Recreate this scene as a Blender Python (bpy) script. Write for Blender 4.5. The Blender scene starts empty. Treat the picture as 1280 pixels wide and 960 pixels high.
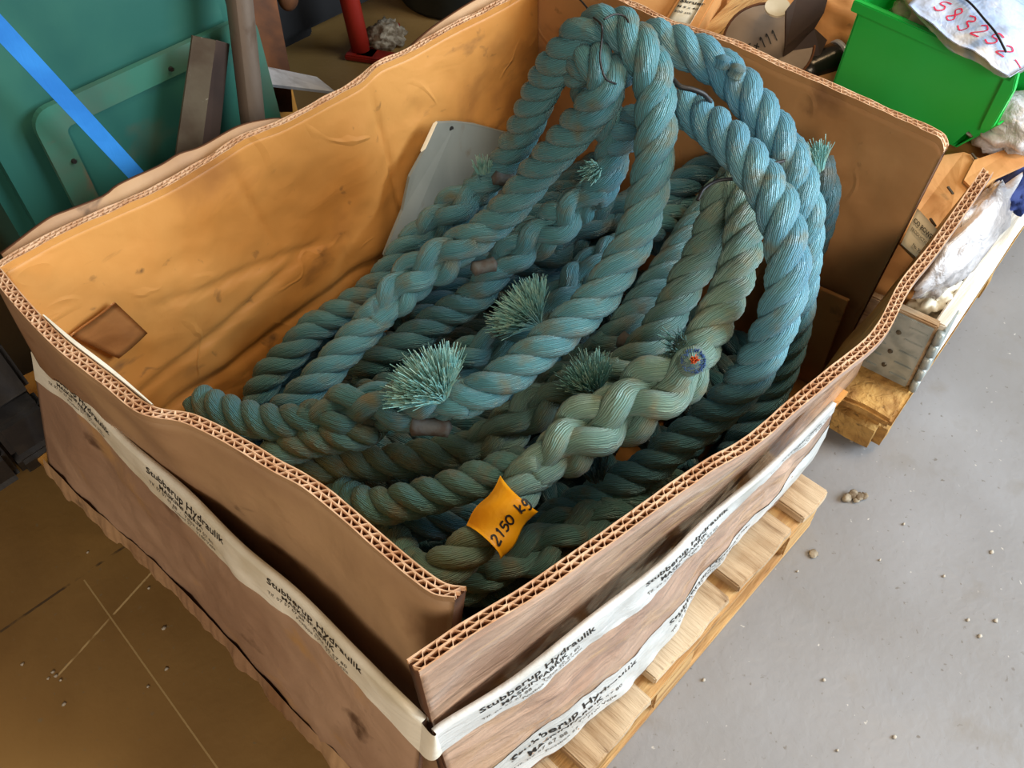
import bpy, bmesh, math, random
from mathutils import Vector, Matrix, noise
random.seed(7)
PI = math.pi
sc = bpy.context.scene
COL = sc.collection

# ------------------------------------------------------------------ camera
CAM = Vector((-0.17796, -0.33997, 1.68943))
RT = Vector((0.69002525, -0.72336113, -0.02477554))
UP = Vector((0.56652913, 0.51848386, 0.64048359))
FW = Vector((0.45045522, 0.45598592, -0.76757211))
FPX = 1100.0
cd = bpy.data.cameras.new('camera'); cam = bpy.data.objects.new('camera', cd); COL.objects.link(cam)
mw = Matrix.Identity(4)
for i in range(3):
    mw[i][0] = RT[i]; mw[i][1] = UP[i]; mw[i][2] = -FW[i]; mw[i][3] = CAM[i]
cam.matrix_world = mw
cd.sensor_width = 36.0; cd.lens = 36.0 * FPX / 1280.0; cd.clip_start = 0.02
sc.camera = cam

# ------------------------------------------------------------------ world and light
w = bpy.data.worlds.new('hall_air'); sc.world = w; w.use_nodes = True
w.node_tree.nodes['Background'].inputs[0].default_value = (1.0, 0.80, 0.58, 1)
w.node_tree.nodes['Background'].inputs[1].default_value = 0.155
def area(name, loc, target, sx, sy, power, col):
    l = bpy.data.lights.new(name, 'AREA'); l.shape = 'RECTANGLE'; l.size = sx; l.size_y = sy
    l.energy = power; l.color = col
    o = bpy.data.objects.new(name, l); COL.objects.link(o); o.location = loc
    o.rotation_euler = (Vector(target) - Vector(loc)).to_track_quat('-Z', 'Y').to_euler()
    return o
area('daylight_gate', (3.8, -3.9, 2.8), (0.7, 0.2, 0.4), 3.4, 3.0, 600, (0.76, 0.89, 1.0))
area('ceiling_lamp_light', (2.2, -0.9, 4.6), (0.4, 0.6, 0.3), 1.0, 2.0, 90, (1.0, 0.74, 0.46))
area('rear_window_light', (-2.8, -3.0, 3.4), (0.2, 0.3, 0.6), 1.8, 1.4, 130, (1.0, 0.86, 0.70))
sc.view_settings.view_transform = 'Standard'
sc.view_settings.look = 'None'
sc.view_settings.gamma = 1.0
sc.view_settings.use_curve_mapping = False
sc.view_settings.exposure = 0.15

# ------------------------------------------------------------------ helpers: picture ray to a real height / plane
def ray(px, py):
    return RT * ((px - 640) / FPX) - UP * ((py - 480) / FPX) + FW
def onplane(px, py, ax, val):
    d = ray(px, py); t = (val - CAM[ax]) / d[ax]; return CAM + d * t
def Z(px, py, z): return onplane(px, py, 2, z)
def PX(px, py, x): return onplane(px, py, 0, x)
def PY(px, py, y): return onplane(px, py, 1, y)

def s(r, g, b):
    def f(c):
        c /= 255.0
        return c / 12.92 if c <= 0.04045 else ((c + 0.055) / 1.055) ** 2.4
    return (f(r), f(g), f(b), 1.0)

# ------------------------------------------------------------------ materials
def M(name, col, rough=0.7, var=None, stain=None, bump=None, bump2=None, metal=0.0, coat=0.0, spec=0.4, alpha=None, crease=None):
    m = bpy.data.materials.new(name); m.use_nodes = True
    nt = m.node_tree; n = nt.nodes; L = nt.links; b = n['Principled BSDF']
    b.inputs['Roughness'].default_value = rough; b.inputs['Metallic'].default_value = metal
    b.inputs['Coat Weight'].default_value = coat; b.inputs['Coat Roughness'].default_value = 0.15
    b.inputs['Specular IOR Level'].default_value = spec
    tc = n.new('ShaderNodeTexCoord'); cur = None
    b.inputs['Base Color'].default_value = col
    def tex(scale, detail=5, stretch=None, dist=0.0):
        t = n.new('ShaderNodeTexNoise'); t.inputs['Scale'].default_value = scale; t.inputs['Detail'].default_value = detail
        t.inputs['Distortion'].default_value = dist
        if stretch:
            mp = n.new('ShaderNodeMapping'); mp.inputs['Scale'].default_value = stretch
            L.new(tc.outputs['Object'], mp.inputs[0]); L.new(mp.outputs[0], t.inputs['Vector'])
        else: L.new(tc.outputs['Object'], t.inputs['Vector'])
        return t
    def mix(c1, c2, fac, lo, hi):
        r = n.new('ShaderNodeMapRange'); r.inputs['From Min'].default_value = lo; r.inputs['From Max'].default_value = hi
        L.new(fac, r.inputs[0])
        x = n.new('ShaderNodeMix'); x.data_type = 'RGBA'; L.new(r.outputs[0], x.inputs[0])
        if isinstance(c1, tuple): x.inputs[6].default_value = c1
        else: L.new(c1, x.inputs[6])
        x.inputs[7].default_value = c2
        return x.outputs[2]
    cur = col
    for v in [var, stain]:
        if v:
            vv = v if isinstance(v, list) else [v]
            for q in vv:
                c2, sca, lo, hi = q[:4]; st = q[4] if len(q) > 4 else None
                cur = mix(cur, c2, tex(sca, 6, st, 0.4).outputs['Fac'], lo, hi)
    if not isinstance(cur, tuple): L.new(cur, b.inputs['Base Color'])
    prev = None
    for bp in (bump, bump2):
        if bp:
            sca, stg, dist = bp[:3]; st = bp[3] if len(bp) > 3 else None
            bn = n.new('ShaderNodeBump'); bn.inputs['Strength'].default_value = stg; bn.inputs['Distance'].default_value = dist
            L.new(tex(sca, 4, st, 0.6).outputs['Fac'], bn.inputs['Height'])
            if prev: L.new(prev, bn.inputs['Normal'])
            prev = bn.outputs[0]
    if prev: L.new(prev, b.inputs['Normal'])
    if alpha is not None: b.inputs['Alpha'].default_value = alpha
    if crease:
        nz = tex(crease[0], 2, None, 0.9); ab = n.new('ShaderNodeMath'); ab.operation = 'SUBTRACT'; ab.inputs[1].default_value = 0.5; L.new(nz.outputs['Fac'], ab.inputs[0])
        ab2 = n.new('ShaderNodeMath'); ab2.operation = 'ABSOLUTE'; L.new(ab.outputs[0], ab2.inputs[0])
        r0 = n.new('ShaderNodeMapRange'); r0.inputs['From Max'].default_value = crease[1]; r0.inputs['To Min'].default_value = 1.0; r0.inputs['To Max'].default_value = 0.0; L.new(ab2.outputs[0], r0.inputs[0])
        mk = n.new('ShaderNodeMapRange'); mk.inputs['From Min'].default_value = .5; mk.inputs['From Max'].default_value = .62; L.new(tex(crease[0] * 2.3, 2).outputs['Fac'], mk.inputs[0])
        r = n.new('ShaderNodeMath'); r.operation = 'MULTIPLY'; L.new(r0.outputs[0], r.inputs[0]); L.new(mk.outputs[0], r.inputs[1])
        bn = n.new('ShaderNodeBump'); bn.inputs['Strength'].default_value = crease[2]; bn.inputs['Distance'].default_value = crease[3]
        L.new(r.outputs[0], bn.inputs['Height'])
        if prev: L.new(prev, bn.inputs['Normal'])
        L.new(bn.outputs[0], b.inputs['Normal'])
    return m

def rope_mat(name, c1, c2, c3, dirt=0.52):
    m = bpy.data.materials.new(name); m.use_nodes = True
    nt = m.node_tree; n = nt.nodes; L = nt.links; b = n['Principled BSDF']
    b.inputs['Roughness'].default_value = 0.40; b.inputs['Specular IOR Level'].default_value = 0.5
    b.inputs['Sheen Weight'].default_value = 0.15
    uv = n.new('ShaderNodeUVMap'); uv.uv_map = 'UVMap'
    sep = n.new('ShaderNodeSeparateXYZ'); L.new(uv.outputs[0], sep.inputs[0])
    tc = n.new('ShaderNodeTexCoord')
    # slow wobble of the yarns
    nz = n.new('ShaderNodeTexNoise'); nz.inputs['Scale'].default_value = 40; L.new(tc.outputs['Object'], nz.inputs['Vector'])
    wob = n.new('ShaderNodeMath'); wob.operation = 'MULTIPLY_ADD'; wob.inputs[1].default_value = 0.05
    L.new(nz.outputs['Fac'], wob.inputs[0]); L.new(sep.outputs[0], wob.inputs[2])
    mu = n.new('ShaderNodeMath'); mu.operation = 'MULTIPLY'; mu.inputs[1].default_value = 2 * PI * 34; L.new(wob.outputs[0], mu.inputs[0])
    sn = n.new('ShaderNodeMath'); sn.operation = 'SINE'; L.new(mu.outputs[0], sn.inputs[0])
    mu2 = n.new('ShaderNodeMath'); mu2.operation = 'MULTIPLY'; mu2.inputs[1].default_value = 2 * PI * 81; L.new(wob.outputs[0], mu2.inputs[0])
    sn2 = n.new('ShaderNodeMath'); sn2.operation = 'SINE'; L.new(mu2.outputs[0], sn2.inputs[0])
    ad = n.new('ShaderNodeMath'); ad.operation = 'MULTIPLY_ADD'; ad.inputs[1].default_value = 0.35
    L.new(sn2.outputs[0], ad.inputs[0]); L.new(sn.outputs[0], ad.inputs[2])
    bn = n.new('ShaderNodeBump'); bn.inputs['Strength'].default_value = 0.75; bn.inputs['Distance'].default_value = 0.0013
    L.new(ad.outputs[0], bn.inputs['Height'])
    L.new(bn.outputs[0], b.inputs['Normal'])
    def noi(scale, lo, hi):
        t = n.new('ShaderNodeTexNoise'); t.inputs['Scale'].default_value = scale; t.inputs['Detail'].default_value = 5
        L.new(tc.outputs['Object'], t.inputs['Vector'])
        r = n.new('ShaderNodeMapRange'); r.inputs['From Min'].default_value = lo; r.inputs['From Max'].default_value = hi
        L.new(t.outputs['Fac'], r.inputs[0]); return r.outputs[0]
    def mx(fac, a, bcol):
        x = n.new('ShaderNodeMix'); x.data_type = 'RGBA'
        if isinstance(fac, float): x.inputs[0].default_value = fac
        else: L.new(fac, x.inputs[0])
        for i, c in ((6, a), (7, bcol)):
            if isinstance(c, tuple): x.inputs[i].default_value = c
            else: L.new(c, x.inputs[i])
        return x.outputs[2]
    c = mx(noi(9, 0.38, 0.62), c1, c2)
    c = mx(noi(23, dirt, dirt + 0.22), c, c3)
    # yarn to yarn tint
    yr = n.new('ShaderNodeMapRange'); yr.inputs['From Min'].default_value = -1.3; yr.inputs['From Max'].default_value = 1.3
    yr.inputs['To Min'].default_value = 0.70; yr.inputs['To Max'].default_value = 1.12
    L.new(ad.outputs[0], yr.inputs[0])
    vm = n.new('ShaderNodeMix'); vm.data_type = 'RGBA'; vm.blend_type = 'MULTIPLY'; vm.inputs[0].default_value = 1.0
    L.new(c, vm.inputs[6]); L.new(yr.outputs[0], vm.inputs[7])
    L.new(vm.outputs[2], b.inputs['Base Color'])
    return m

TEAL = rope_mat('teal_rope', s(84, 146, 156), s(70, 132, 146), s(112, 118, 98))
BLUE = rope_mat('blue_teal_rope', s(104, 168, 186), s(86, 150, 176), s(122, 132, 112), 0.55)
DEEP = rope_mat('deep_teal_rope', s(58, 118, 134), s(48, 106, 126), s(92, 98, 88))
OLIVE = rope_mat('olive_teal_rope', s(120, 152, 136), s(98, 142, 136), s(140, 140, 110), 0.5)
GREEN = rope_mat('green_grey_rope', s(98, 148, 146), s(82, 134, 136), s(128, 126, 102), 0.5)
FRAY = M('frayed_fibre', s(112, 168, 166), 0.5, var=(s(150, 180, 165), 60, .45, .65))
TAPED = M('grey_taped_end', s(88, 90, 88), 0.7, var=(s(80, 72, 66), 60, .45, .6), bump=(120, .5, .002))
CUTBLUE = M('cut_rope_blue_fibre', s(64, 104, 168), 0.7, var=(s(40, 70, 120), 160, .45, .6), bump=(300, .8, .002))
ORANGE = M('orange_marker_core', s(222, 104, 50), 0.6, bump=(200, .5, .001))

KRAFT_IN = M('kraft_inner_liner', s(198, 142, 76), 0.5, var=[(s(184, 124, 58), 3.2, .40, .66), (s(158, 106, 54), 6, .56, .74)],
             stain=[(s(92, 68, 46), 24, .66, .80), (s(120, 84, 50), 7, .63, .76, (1, 1, 2))], bump=(5, .22, .02, (1, 1, 1.6)), bump2=(38, .2, .003), crease=(3.2, .02, .5, .004))
KRAFT_BACK = M('kraft_back_liner', s(196, 146, 96), 0.6, var=[(s(176, 126, 78), 3.2, .40, .66), (s(140, 98, 62), 6, .60, .72)],
               stain=(s(84, 62, 42), 17, .68, .80), bump=(4, .3, .025), bump2=(38, .2, .004), crease=(2.6, .02, .5, .004))
KRAFT_OUT = M('kraft_outer_liner', s(178, 144, 108), 0.66, var=[(s(150, 116, 88), 2.6, .42, .62), (s(134, 98, 68), 5, .58, .68)],
              stain=(s(92, 72, 54), 9, .66, .74), bump=(6, .3, .02), bump2=(60, .15, .003))
KRAFT_SLEEVE = M('kraft_sleeve', s(178, 146, 122), 0.55, var=[(s(156, 124, 102), 3.4, .42, .6), (s(182, 142, 98), 6, .60, .68)],
                 stain=(s(96, 70, 54), 8, .64, .72), bump=(9, .35, .02), bump2=(50, .2, .003))
FILMED = M('film_wrapped_kraft', s(192, 158, 132), 0.36, var=[(s(164, 130, 108), 5, .40, .6, (1, 1, 2.6)), (s(206, 168, 120), 7, .62, .7, (.6, 1, 4))],
           stain=(s(124, 94, 76), 9, .66, .74, (.6, 1, 3)), bump=(12, .6, .022, (.7, 1, 2.2)), bump2=(40, .35, .006), coat=0.7)
FLUTE = M('flute_paper', s(222, 186, 152), 0.8, var=(s(196, 150, 112), 30, .4, .65))
FLUTE_DARK = M('flute_hollow', s(96, 62, 40), 0.9)
KRAFT_TAN = M('tan_carton', s(204, 150, 92), 0.65, var=[(s(186, 128, 72), 5, .4, .65)], stain=(s(110, 80, 52), 14, .66, .74), bump=(8, .4, .02))
WHITE_TAPE = M('white_printed_tape', s(242, 238, 224), 0.4, var=(s(212, 202, 176), 9, .4, .7), bump=(24, .25, .006, (1, 1, 3)))
WHITE_TAPE_COOL = M('white_printed_tape_cool', s(208, 210, 208), 0.4, var=(s(178, 178, 172), 9, .4, .7), bump=(24, .4, .008, (1, 1, 3)))
INK = M('black_ink', s(30, 28, 26), 0.6)
INK_GREY = M('grey_ink', s(92, 88, 82), 0.7)
RED_INK = M('red_felt_ink', s(214, 44, 84), 0.5)
WOOD = M('pallet_wood', s(184, 156, 122), 0.75, var=[(s(152, 122, 88), 7, .4, .6, (8, .8, 8)), (s(206, 186, 156), 3, .5, .7)],
         stain=(s(112, 84, 56), 11, .64, .74, (6, .6, 6)), bump=(16, .5, .006, (9, .8, 9)))
WOODX = M('pallet_wood_lengthwise', s(196, 158, 104), 0.75, var=[(s(168, 126, 78), 7, .4, .6, (.8, 8, 8))],
          stain=(s(104, 76, 48), 11, .62, .74, (.6, 6, 6)), bump=(16, .5, .006, (.8, 9, 9)))
PALE_WOOD = M('pale_weathered_wood', s(226, 222, 212), 0.7, var=[(s(200, 190, 172), 7, .4, .65, (.8, 8, 8))], bump=(16, .4, .004, (.8, 9, 9)))
WORN_WOOD = M('worn_yellow_wood', s(186, 146, 82), 0.85, var=[(s(146, 106, 54), 16, .4, .62)], stain=(s(82, 62, 38), 34, .62, .72), bump=(42, .8, .012))
PLY = M('yellow_plywood', s(196, 146, 70), 0.7, var=(s(160, 110, 48), 9, .4, .65), stain=(s(60, 44, 28), 22, .70, .76), bump=(14, .3, .006))
GALV = M('galvanised_steel', s(168, 174, 170), 0.42, var=(s(142, 150, 146), 26, .4, .62), metal=0.35, bump=(30, .12, .002))
STEEL = M('brown_grey_steel', s(118, 104, 92), 0.48, var=[(s(140, 128, 118), 6, .45, .65, (1, 1, .2)), (s(92, 74, 60), 14, .58, .7)], metal=0.5, bump=(50, .15, .002))
IRON = M('dull_angle_iron', s(92, 84, 70), 0.6, var=[(s(70, 58, 46), 9, .42, .62)], stain=(s(170, 166, 152), 70, .70, .76), metal=0.3, bump=(60, .2, .002))
RUST = M('rusty_plate', s(112, 66, 32), 0.75, var=[(s(72, 42, 22), 7, .4, .6)], metal=0.2, bump=(40, .3, .003))
SILVER = M('bare_steel_bar', s(190, 194, 202), 0.4, var=(s(150, 152, 158), 22, .45, .65), metal=0.3, bump=(60, .2, .002))
TEALPAINT = M('teal_machine_paint', s(50, 100, 86), 0.42, var=[(s(38, 88, 80), 3.5, .4, .62), (s(66, 84, 72), 6, .60, .72)],
              stain=(s(74, 62, 48), 4.5, .66, .76), bump=(60, .08, .002))
TEALFRAME = M('worn_teal_trim', s(68, 96, 82), 0.5, var=[(s(52, 106, 90), 6, .42, .6)], stain=(s(104, 82, 66), 9, .60, .72), bump=(60, .12, .002))
STRAP = M('blue_webbing', s(48, 130, 208), 0.55, var=(s(40, 116, 194), 12, .4, .62), bump=(260, .3, .001, (1, 1, .15)))
RUBBER = M('black_rubber', s(44, 44, 47), 0.6, var=(s(62, 60, 58), 10, .45, .65), bump=(60, .25, .003))
GREENBIN = M('green_plastic', s(28, 190, 76), 0.34, var=(s(40, 196, 92), 4, .4, .65), spec=0.5, bump=(9, .08, .004))
BAG = M('clear_blue_bag', s(196, 210, 236), 0.22, var=[(s(150, 184, 234), 5, .45, .6), (s(228, 232, 240), 9, .52, .64)], coat=0.5, bump=(10, .7, .02), bump2=(34, .3, .006))
BAGWARM = M('cream_plastic_bundle', s(206, 190, 160), 0.35, var=(s(160, 140, 108), 9, .45, .62), coat=0.4, bump=(14, .7, .02))
FILM = M('white_plastic_film', s(196, 193, 194), 0.3, var=(s(150, 144, 142), 9, .45, .6), coat=0.5, bump=(18, .8, .02))
NAVY = M('navy_cloth', s(34, 52, 110), 0.8, bump=(40, .4, .006))
DARKBROWN = M('dark_brown_board', s(70, 54, 46), 0.6, var=(s(52, 40, 36), 6, .4, .62), bump=(8, .2, .01))
GREYDISC = M('grey_board_disc', s(132, 116, 100), 0.6, var=(s(112, 96, 82), 8, .4, .6))
DARKMETAL = M('dark_shiny_metal', s(60, 58, 54), 0.25, metal=0.8, bump=(12, .3, .01))
WHITE_LABEL = M('white_label_paper', s(226, 218, 196), 0.6, var=(s(206, 194, 166), 12, .4, .65))
GREYPLATE = M('grey_coated_plate', s(120, 123, 116), 0.5, var=[(s(102, 106, 100), 4, .42, .62)], stain=(s(104, 98, 86), 14, .66, .74), bump=(10, .1, .006))
YELLOW = M('yellow_tape_tag', s(238, 168, 24), 0.42, var=(s(232, 156, 10), 20, .45, .65), bump=(40, .35, .004))
REDPAINT = M('red_painted_steel', s(140, 30, 16), 0.5, var=(s(104, 22, 14), 8, .45, .65))
BLACKWIRE = M('black_wire', s(34, 32, 32), 0.5)
BLACKPAINT = M('black_machine_paint', s(20, 20, 22), 0.6, var=(s(30, 29, 30), 5, .4, .6))
DARKGREEN = M('dark_green_drum_paint', s(40, 46, 42), 0.5, var=(s(30, 34, 32), 5, .4, .6))
BROWNTAPE = M('brown_packing_tape', s(160, 108, 62), 0.22, var=(s(130, 84, 46), 11, .42, .62), coat=0.4, bump=(26, .35, .006))
DEBRIS = M('crumbly_debris', s(158, 146, 126), 0.9, var=(s(104, 88, 68), 40, .4, .6), bump=(80, .6, .004))
DARKHALL = M('dark_hall_wall', s(58, 52, 46), 0.85, var=(s(44, 40, 36), 1.2, .4, .62))

# concrete floor with seams and scratches
def floor_mat():
    m = bpy.data.materials.new('worn_concrete'); m.use_nodes = True
    nt = m.node_tree; n = nt.nodes; L = nt.links; b = n['Principled BSDF']
    tc = n.new('ShaderNodeTexCoord')
    def noi(scale, lo, hi, det=6, dist=0.3):
        t = n.new('ShaderNodeTexNoise'); t.inputs['Scale'].default_value = scale; t.inputs['Detail'].default_value = det
        t.inputs['Distortion'].default_value = dist
        L.new(tc.outputs['Object'], t.inputs['Vector'])
        r = n.new('ShaderNodeMapRange'); r.inputs['From Min'].default_value = lo; r.inputs['From Max'].default_value = hi
        L.new(t.outputs['Fac'], r.inputs[0]); return r.outputs[0], t.outputs['Fac']
    def mx(fac, a, c):
        x = n.new('ShaderNodeMix'); x.data_type = 'RGBA'; L.new(fac, x.inputs[0])
        if isinstance(a, tuple): x.inputs[6].default_value = a
        else: L.new(a, x.inputs[6])
        x.inputs[7].default_value = c; return x.outputs[2]
    c = mx(noi(1.6, .36, .64)[0], s(140, 141, 144), s(126, 125, 125))
    c = mx(noi(7, .60, .84)[0], c, s(120, 115, 108))
    c = mx(noi(70, .66, .72)[0], c, s(108, 104, 100))
    c = mx(noi(55, .70, .74)[0], c, s(190, 186, 178))
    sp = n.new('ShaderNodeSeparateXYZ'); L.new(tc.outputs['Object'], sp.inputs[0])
    # browner concrete tone on the machine side, soft diagonal edge under the box
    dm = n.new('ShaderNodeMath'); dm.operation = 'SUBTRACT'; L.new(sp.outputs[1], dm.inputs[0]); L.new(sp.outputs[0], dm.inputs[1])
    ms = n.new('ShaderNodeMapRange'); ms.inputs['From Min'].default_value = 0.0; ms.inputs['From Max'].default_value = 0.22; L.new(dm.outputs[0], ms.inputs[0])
    brown_side = mx(noi(2.4, .38, .66)[0], s(146, 114, 66), s(124, 94, 52)); brown_side = mx(noi(70, .66, .72)[0], brown_side, s(132, 112, 80))
    xx = n.new('ShaderNodeMix'); xx.data_type = 'RGBA'; L.new(ms.outputs[0], xx.inputs[0]); L.new(c, xx.inputs[6]); L.new(brown_side, xx.inputs[7]); c = xx.outputs[2]
    def mth(op, a, bb=None, cc=None):
        x = n.new('ShaderNodeMath'); x.operation = op
        for i, v in enumerate((a, bb, cc)):
            if v is None: continue
            if isinstance(v, (int, float)): x.inputs[i].default_value = v
            else: L.new(v, x.inputs[i])
        return x.outputs[0]
    brk = noi(26, .40, .52)[0]
    for (p, q, wd, colr, useb) in FLOOR_LINES:
        d = (q - p); ln = d.length; d = d / ln; nrm = Vector((-d.y, d.x, 0))
        dist = mth('ABSOLUTE', mth('ADD', mth('ADD', mth('MULTIPLY', sp.outputs[0], nrm.x), mth('MULTIPLY', sp.outputs[1], nrm.y)), -(nrm.x * p.x + nrm.y * p.y)))
        al = mth('ADD', mth('ADD', mth('MULTIPLY', sp.outputs[0], d.x), mth('MULTIPLY', sp.outputs[1], d.y)), -(d.x * p.x + d.y * p.y))
        k = mth('MULTIPLY', mth('MULTIPLY', mth('LESS_THAN', dist, wd), mth('GREATER_THAN', al, 0.0)), mth('LESS_THAN', al, ln))
        k = mth('MULTIPLY', k, brk if useb else 0.75)
        c = mx(k, c, colr)
    L.new(c, b.inputs['Base Color'])
    r, raw = noi(3, .3, .7)
    rr = n.new('ShaderNodeMapRange'); rr.inputs['To Min'].default_value = 0.34; rr.inputs['To Max'].default_value = 0.6
    L.new(r, rr.inputs[0]); L.new(rr.outputs[0], b.inputs['Roughness'])
    bn = n.new('ShaderNodeBump'); bn.inputs['Strength'].default_value = 0.25; bn.inputs['Distance'].default_value = 0.004
    L.new(noi(45, 0, 1)[1], bn.inputs['Height']); L.new(bn.outputs[0], b.inputs['Normal'])
    return m
FLOOR_LINES = [(Z(0, 790, 0), Z(160, 680, 0), .003, s(84, 66, 46), True), (Z(105, 725, 0), Z(300, 1000, 0), .0016, s(186, 160, 112), False),
               (Z(72, 845, 0), Z(190, 715, 0), .0022, s(196, 170, 122), True), (Z(905, 600, 0), Z(935, 560, 0), .002, s(90, 80, 72), True)]
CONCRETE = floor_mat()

# ------------------------------------------------------------------ helpers: objects
def link(name, me, mat, parent=None, smooth=True):
    o = bpy.data.objects.new(name, me); COL.objects.link(o)
    if mat:
        for mm in (mat if isinstance(mat, (list, tuple)) else [mat]): me.materials.append(mm)
    if smooth and len(me.polygons): me.polygons.foreach_set('use_smooth', [True] * len(me.polygons))
    if parent:
        o.parent = parent; o.matrix_parent_inverse = Matrix.Translation(-parent.location)
    return o
def mesh(name, v, f, mat, parent=None, smooth=True, uv=None, mi=None):
    me = bpy.data.meshes.new(name); me.from_pydata([tuple(p) for p in v], [], f)
    if uv:
        l = me.uv_layers.new(name='UVMap')
        for lp in me.loops: l.data[lp.index].uv = uv[lp.vertex_index]
    if mi: me.polygons.foreach_set('material_index', mi)
    me.update()
    return link(name, me, mat, parent, smooth)
def thing(name, label, cat, loc=(0, 0, 0), group=None):
    o = bpy.data.objects.new(name, None); COL.objects.link(o); o.location = loc; o.empty_display_size = 0.05
    return tag(o, label, cat, group)
def tag(o, label, cat, group=None):
    o['label'] = label; o['category'] = cat
    if group: o['group'] = group
    return o
def struct(o, label):
    o['kind'] = 'structure'; o['label'] = label; return o
def bmobj(name, bm, mat, parent=None, smooth=False):
    bmesh.ops.recalc_face_normals(bm, faces=bm.faces)
    me = bpy.data.meshes.new(name); bm.to_mesh(me); bm.free()
    return link(name, me, mat, parent, smooth)
def box(name, cx, cy, cz, sx, sy, sz, mat, parent=None, bev=0.003, rot=None, jitter=0.0, cuts=0):
    bm = bmesh.new(); bmesh.ops.create_cube(bm, size=1)
    bmesh.ops.scale(bm, vec=(sx, sy, sz), verts=bm.verts)
    if cuts: bmesh.ops.subdivide_edges(bm, edges=bm.edges, cuts=cuts, use_grid_fill=True)
    if bev: bmesh.ops.bevel(bm, geom=[e for e in bm.edges if e.calc_face_angle(0) > 1], offset=bev, segments=2, affect='EDGES')
    if jitter:
        for v in bm.verts: v.co += Vector((noise.noise(v.co * 17 + Vector((cx, cy, 0))), noise.noise(v.co * 19 + Vector((5, cx, cy))), noise.noise(v.co * 15 + Vector((9, cy, cx))))) * jitter
    if rot is not None: bmesh.ops.rotate(bm, verts=bm.verts, matrix=rot)
    bmesh.ops.translate(bm, verts=bm.verts, vec=(cx, cy, cz))
    return bmobj(name, bm, mat, parent)
def crom(P, n=10):
    P = [Vector(p) for p in P]; out = []
    Q = [P[0] * 2 - P[1]] + P + [P[-1] * 2 - P[-2]]
    for i in range(1, len(Q) - 2):
        a, b, c, d = Q[i - 1:i + 3]
        for k in range(n):
            t = k / n
            out.append(0.5 * ((2 * b) + (c - a) * t + (2 * a - 5 * b + 4 * c - d) * t * t + (3 * b - a - 3 * c + d) * t ** 3))
    out.append(P[-1]); return out
def resample(P, step=None, n=None):
    L = [0.0]
    for i in range(1, len(P)): L.append(L[-1] + (P[i] - P[i - 1]).length)
    if n is None: n = max(2, int(L[-1] / step) + 1)
    out = []; j = 0
    for k in range(n):
        t = L[-1] * k / (n - 1)
        while j < len(P) - 2 and L[j + 1] < t: j += 1
        seg = L[j + 1] - L[j]
        out.append(P[j].lerp(P[j + 1], 0 if seg == 0 else (t - L[j]) / seg))
    return out, L
def frames(P):
    T = []
    for i in range(len(P)):
        T.append((P[min(i + 1, len(P) - 1)] - P[max(i - 1, 0)]).normalized())
    n = T[0].orthogonal().normalized(); N = [n]
    for i in range(1, len(P)):
        n = (n - T[i] * n.dot(T[i])).normalized(); N.append(n)
    return T, N, [T[i].cross(N[i]) for i in range(len(P))]
def tube_geo(C, E1, R1, R2, sides, tw=None, cap=True):
    """C centres; E1 reference direction per sample; returns v, f, uv"""
    n = len(C); v = []; f = []; uv = []; acc = 0
    for i in range(n):
        t = (C[min(i + 1, n - 1)] - C[max(i - 1, 0)]).normalized()
        e1 = (E1[i] - t * E1[i].dot(t)).normalized(); e2 = t.cross(e1)
        if i: acc += (C[i] - C[i - 1]).length
        r1 = R1[i] if isinstance(R1, list) else R1; r2 = R2[i] if isinstance(R2, list) else R2
        for k in range(sides + 1):
            a = 2 * PI * k / sides
            v.append(C[i] + e1 * (math.cos(a) * r1) + e2 * (math.sin(a) * r2))
            uv.append((k / sides + (tw or 0) * acc, acc))
    for i in range(n - 1):
        for k in range(sides):
            a = i * (sides + 1) + k; f.append((a, a + 1, a + sides + 2, a + sides + 1))
    if cap:
        for i, s0 in ((0, 0), (n - 1, (n - 1) * (sides + 1))):
            t = (C[1] - C[0]).normalized() * -1 if i == 0 else (C[-1] - C[-2]).normalized()
            r = (R1[i] if isinstance(R1, list) else R1)
            v.append(C[i] + t * r * 0.45); uv.append((0, 0)); ci = len(v) - 1
            for k in range(sides):
                f.append((s0 + k, ci, s0 + k + 1) if i == 0 else (s0 + k, s0 + k + 1, ci))
    return v, f, uv
def tube(name, P, r, mat, parent=None, sides=8, dense=6, step=None):
    Q = crom(P, dense) if len(P) > 2 else [Vector(p) for p in P]
    if step: Q, _ = resample(Q, step)
    T, N, B = frames(Q)
    v, f, uv = tube_geo(Q, N, r, r, sides)
    return mesh(name, v, f, mat, parent, True, uv)

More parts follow.
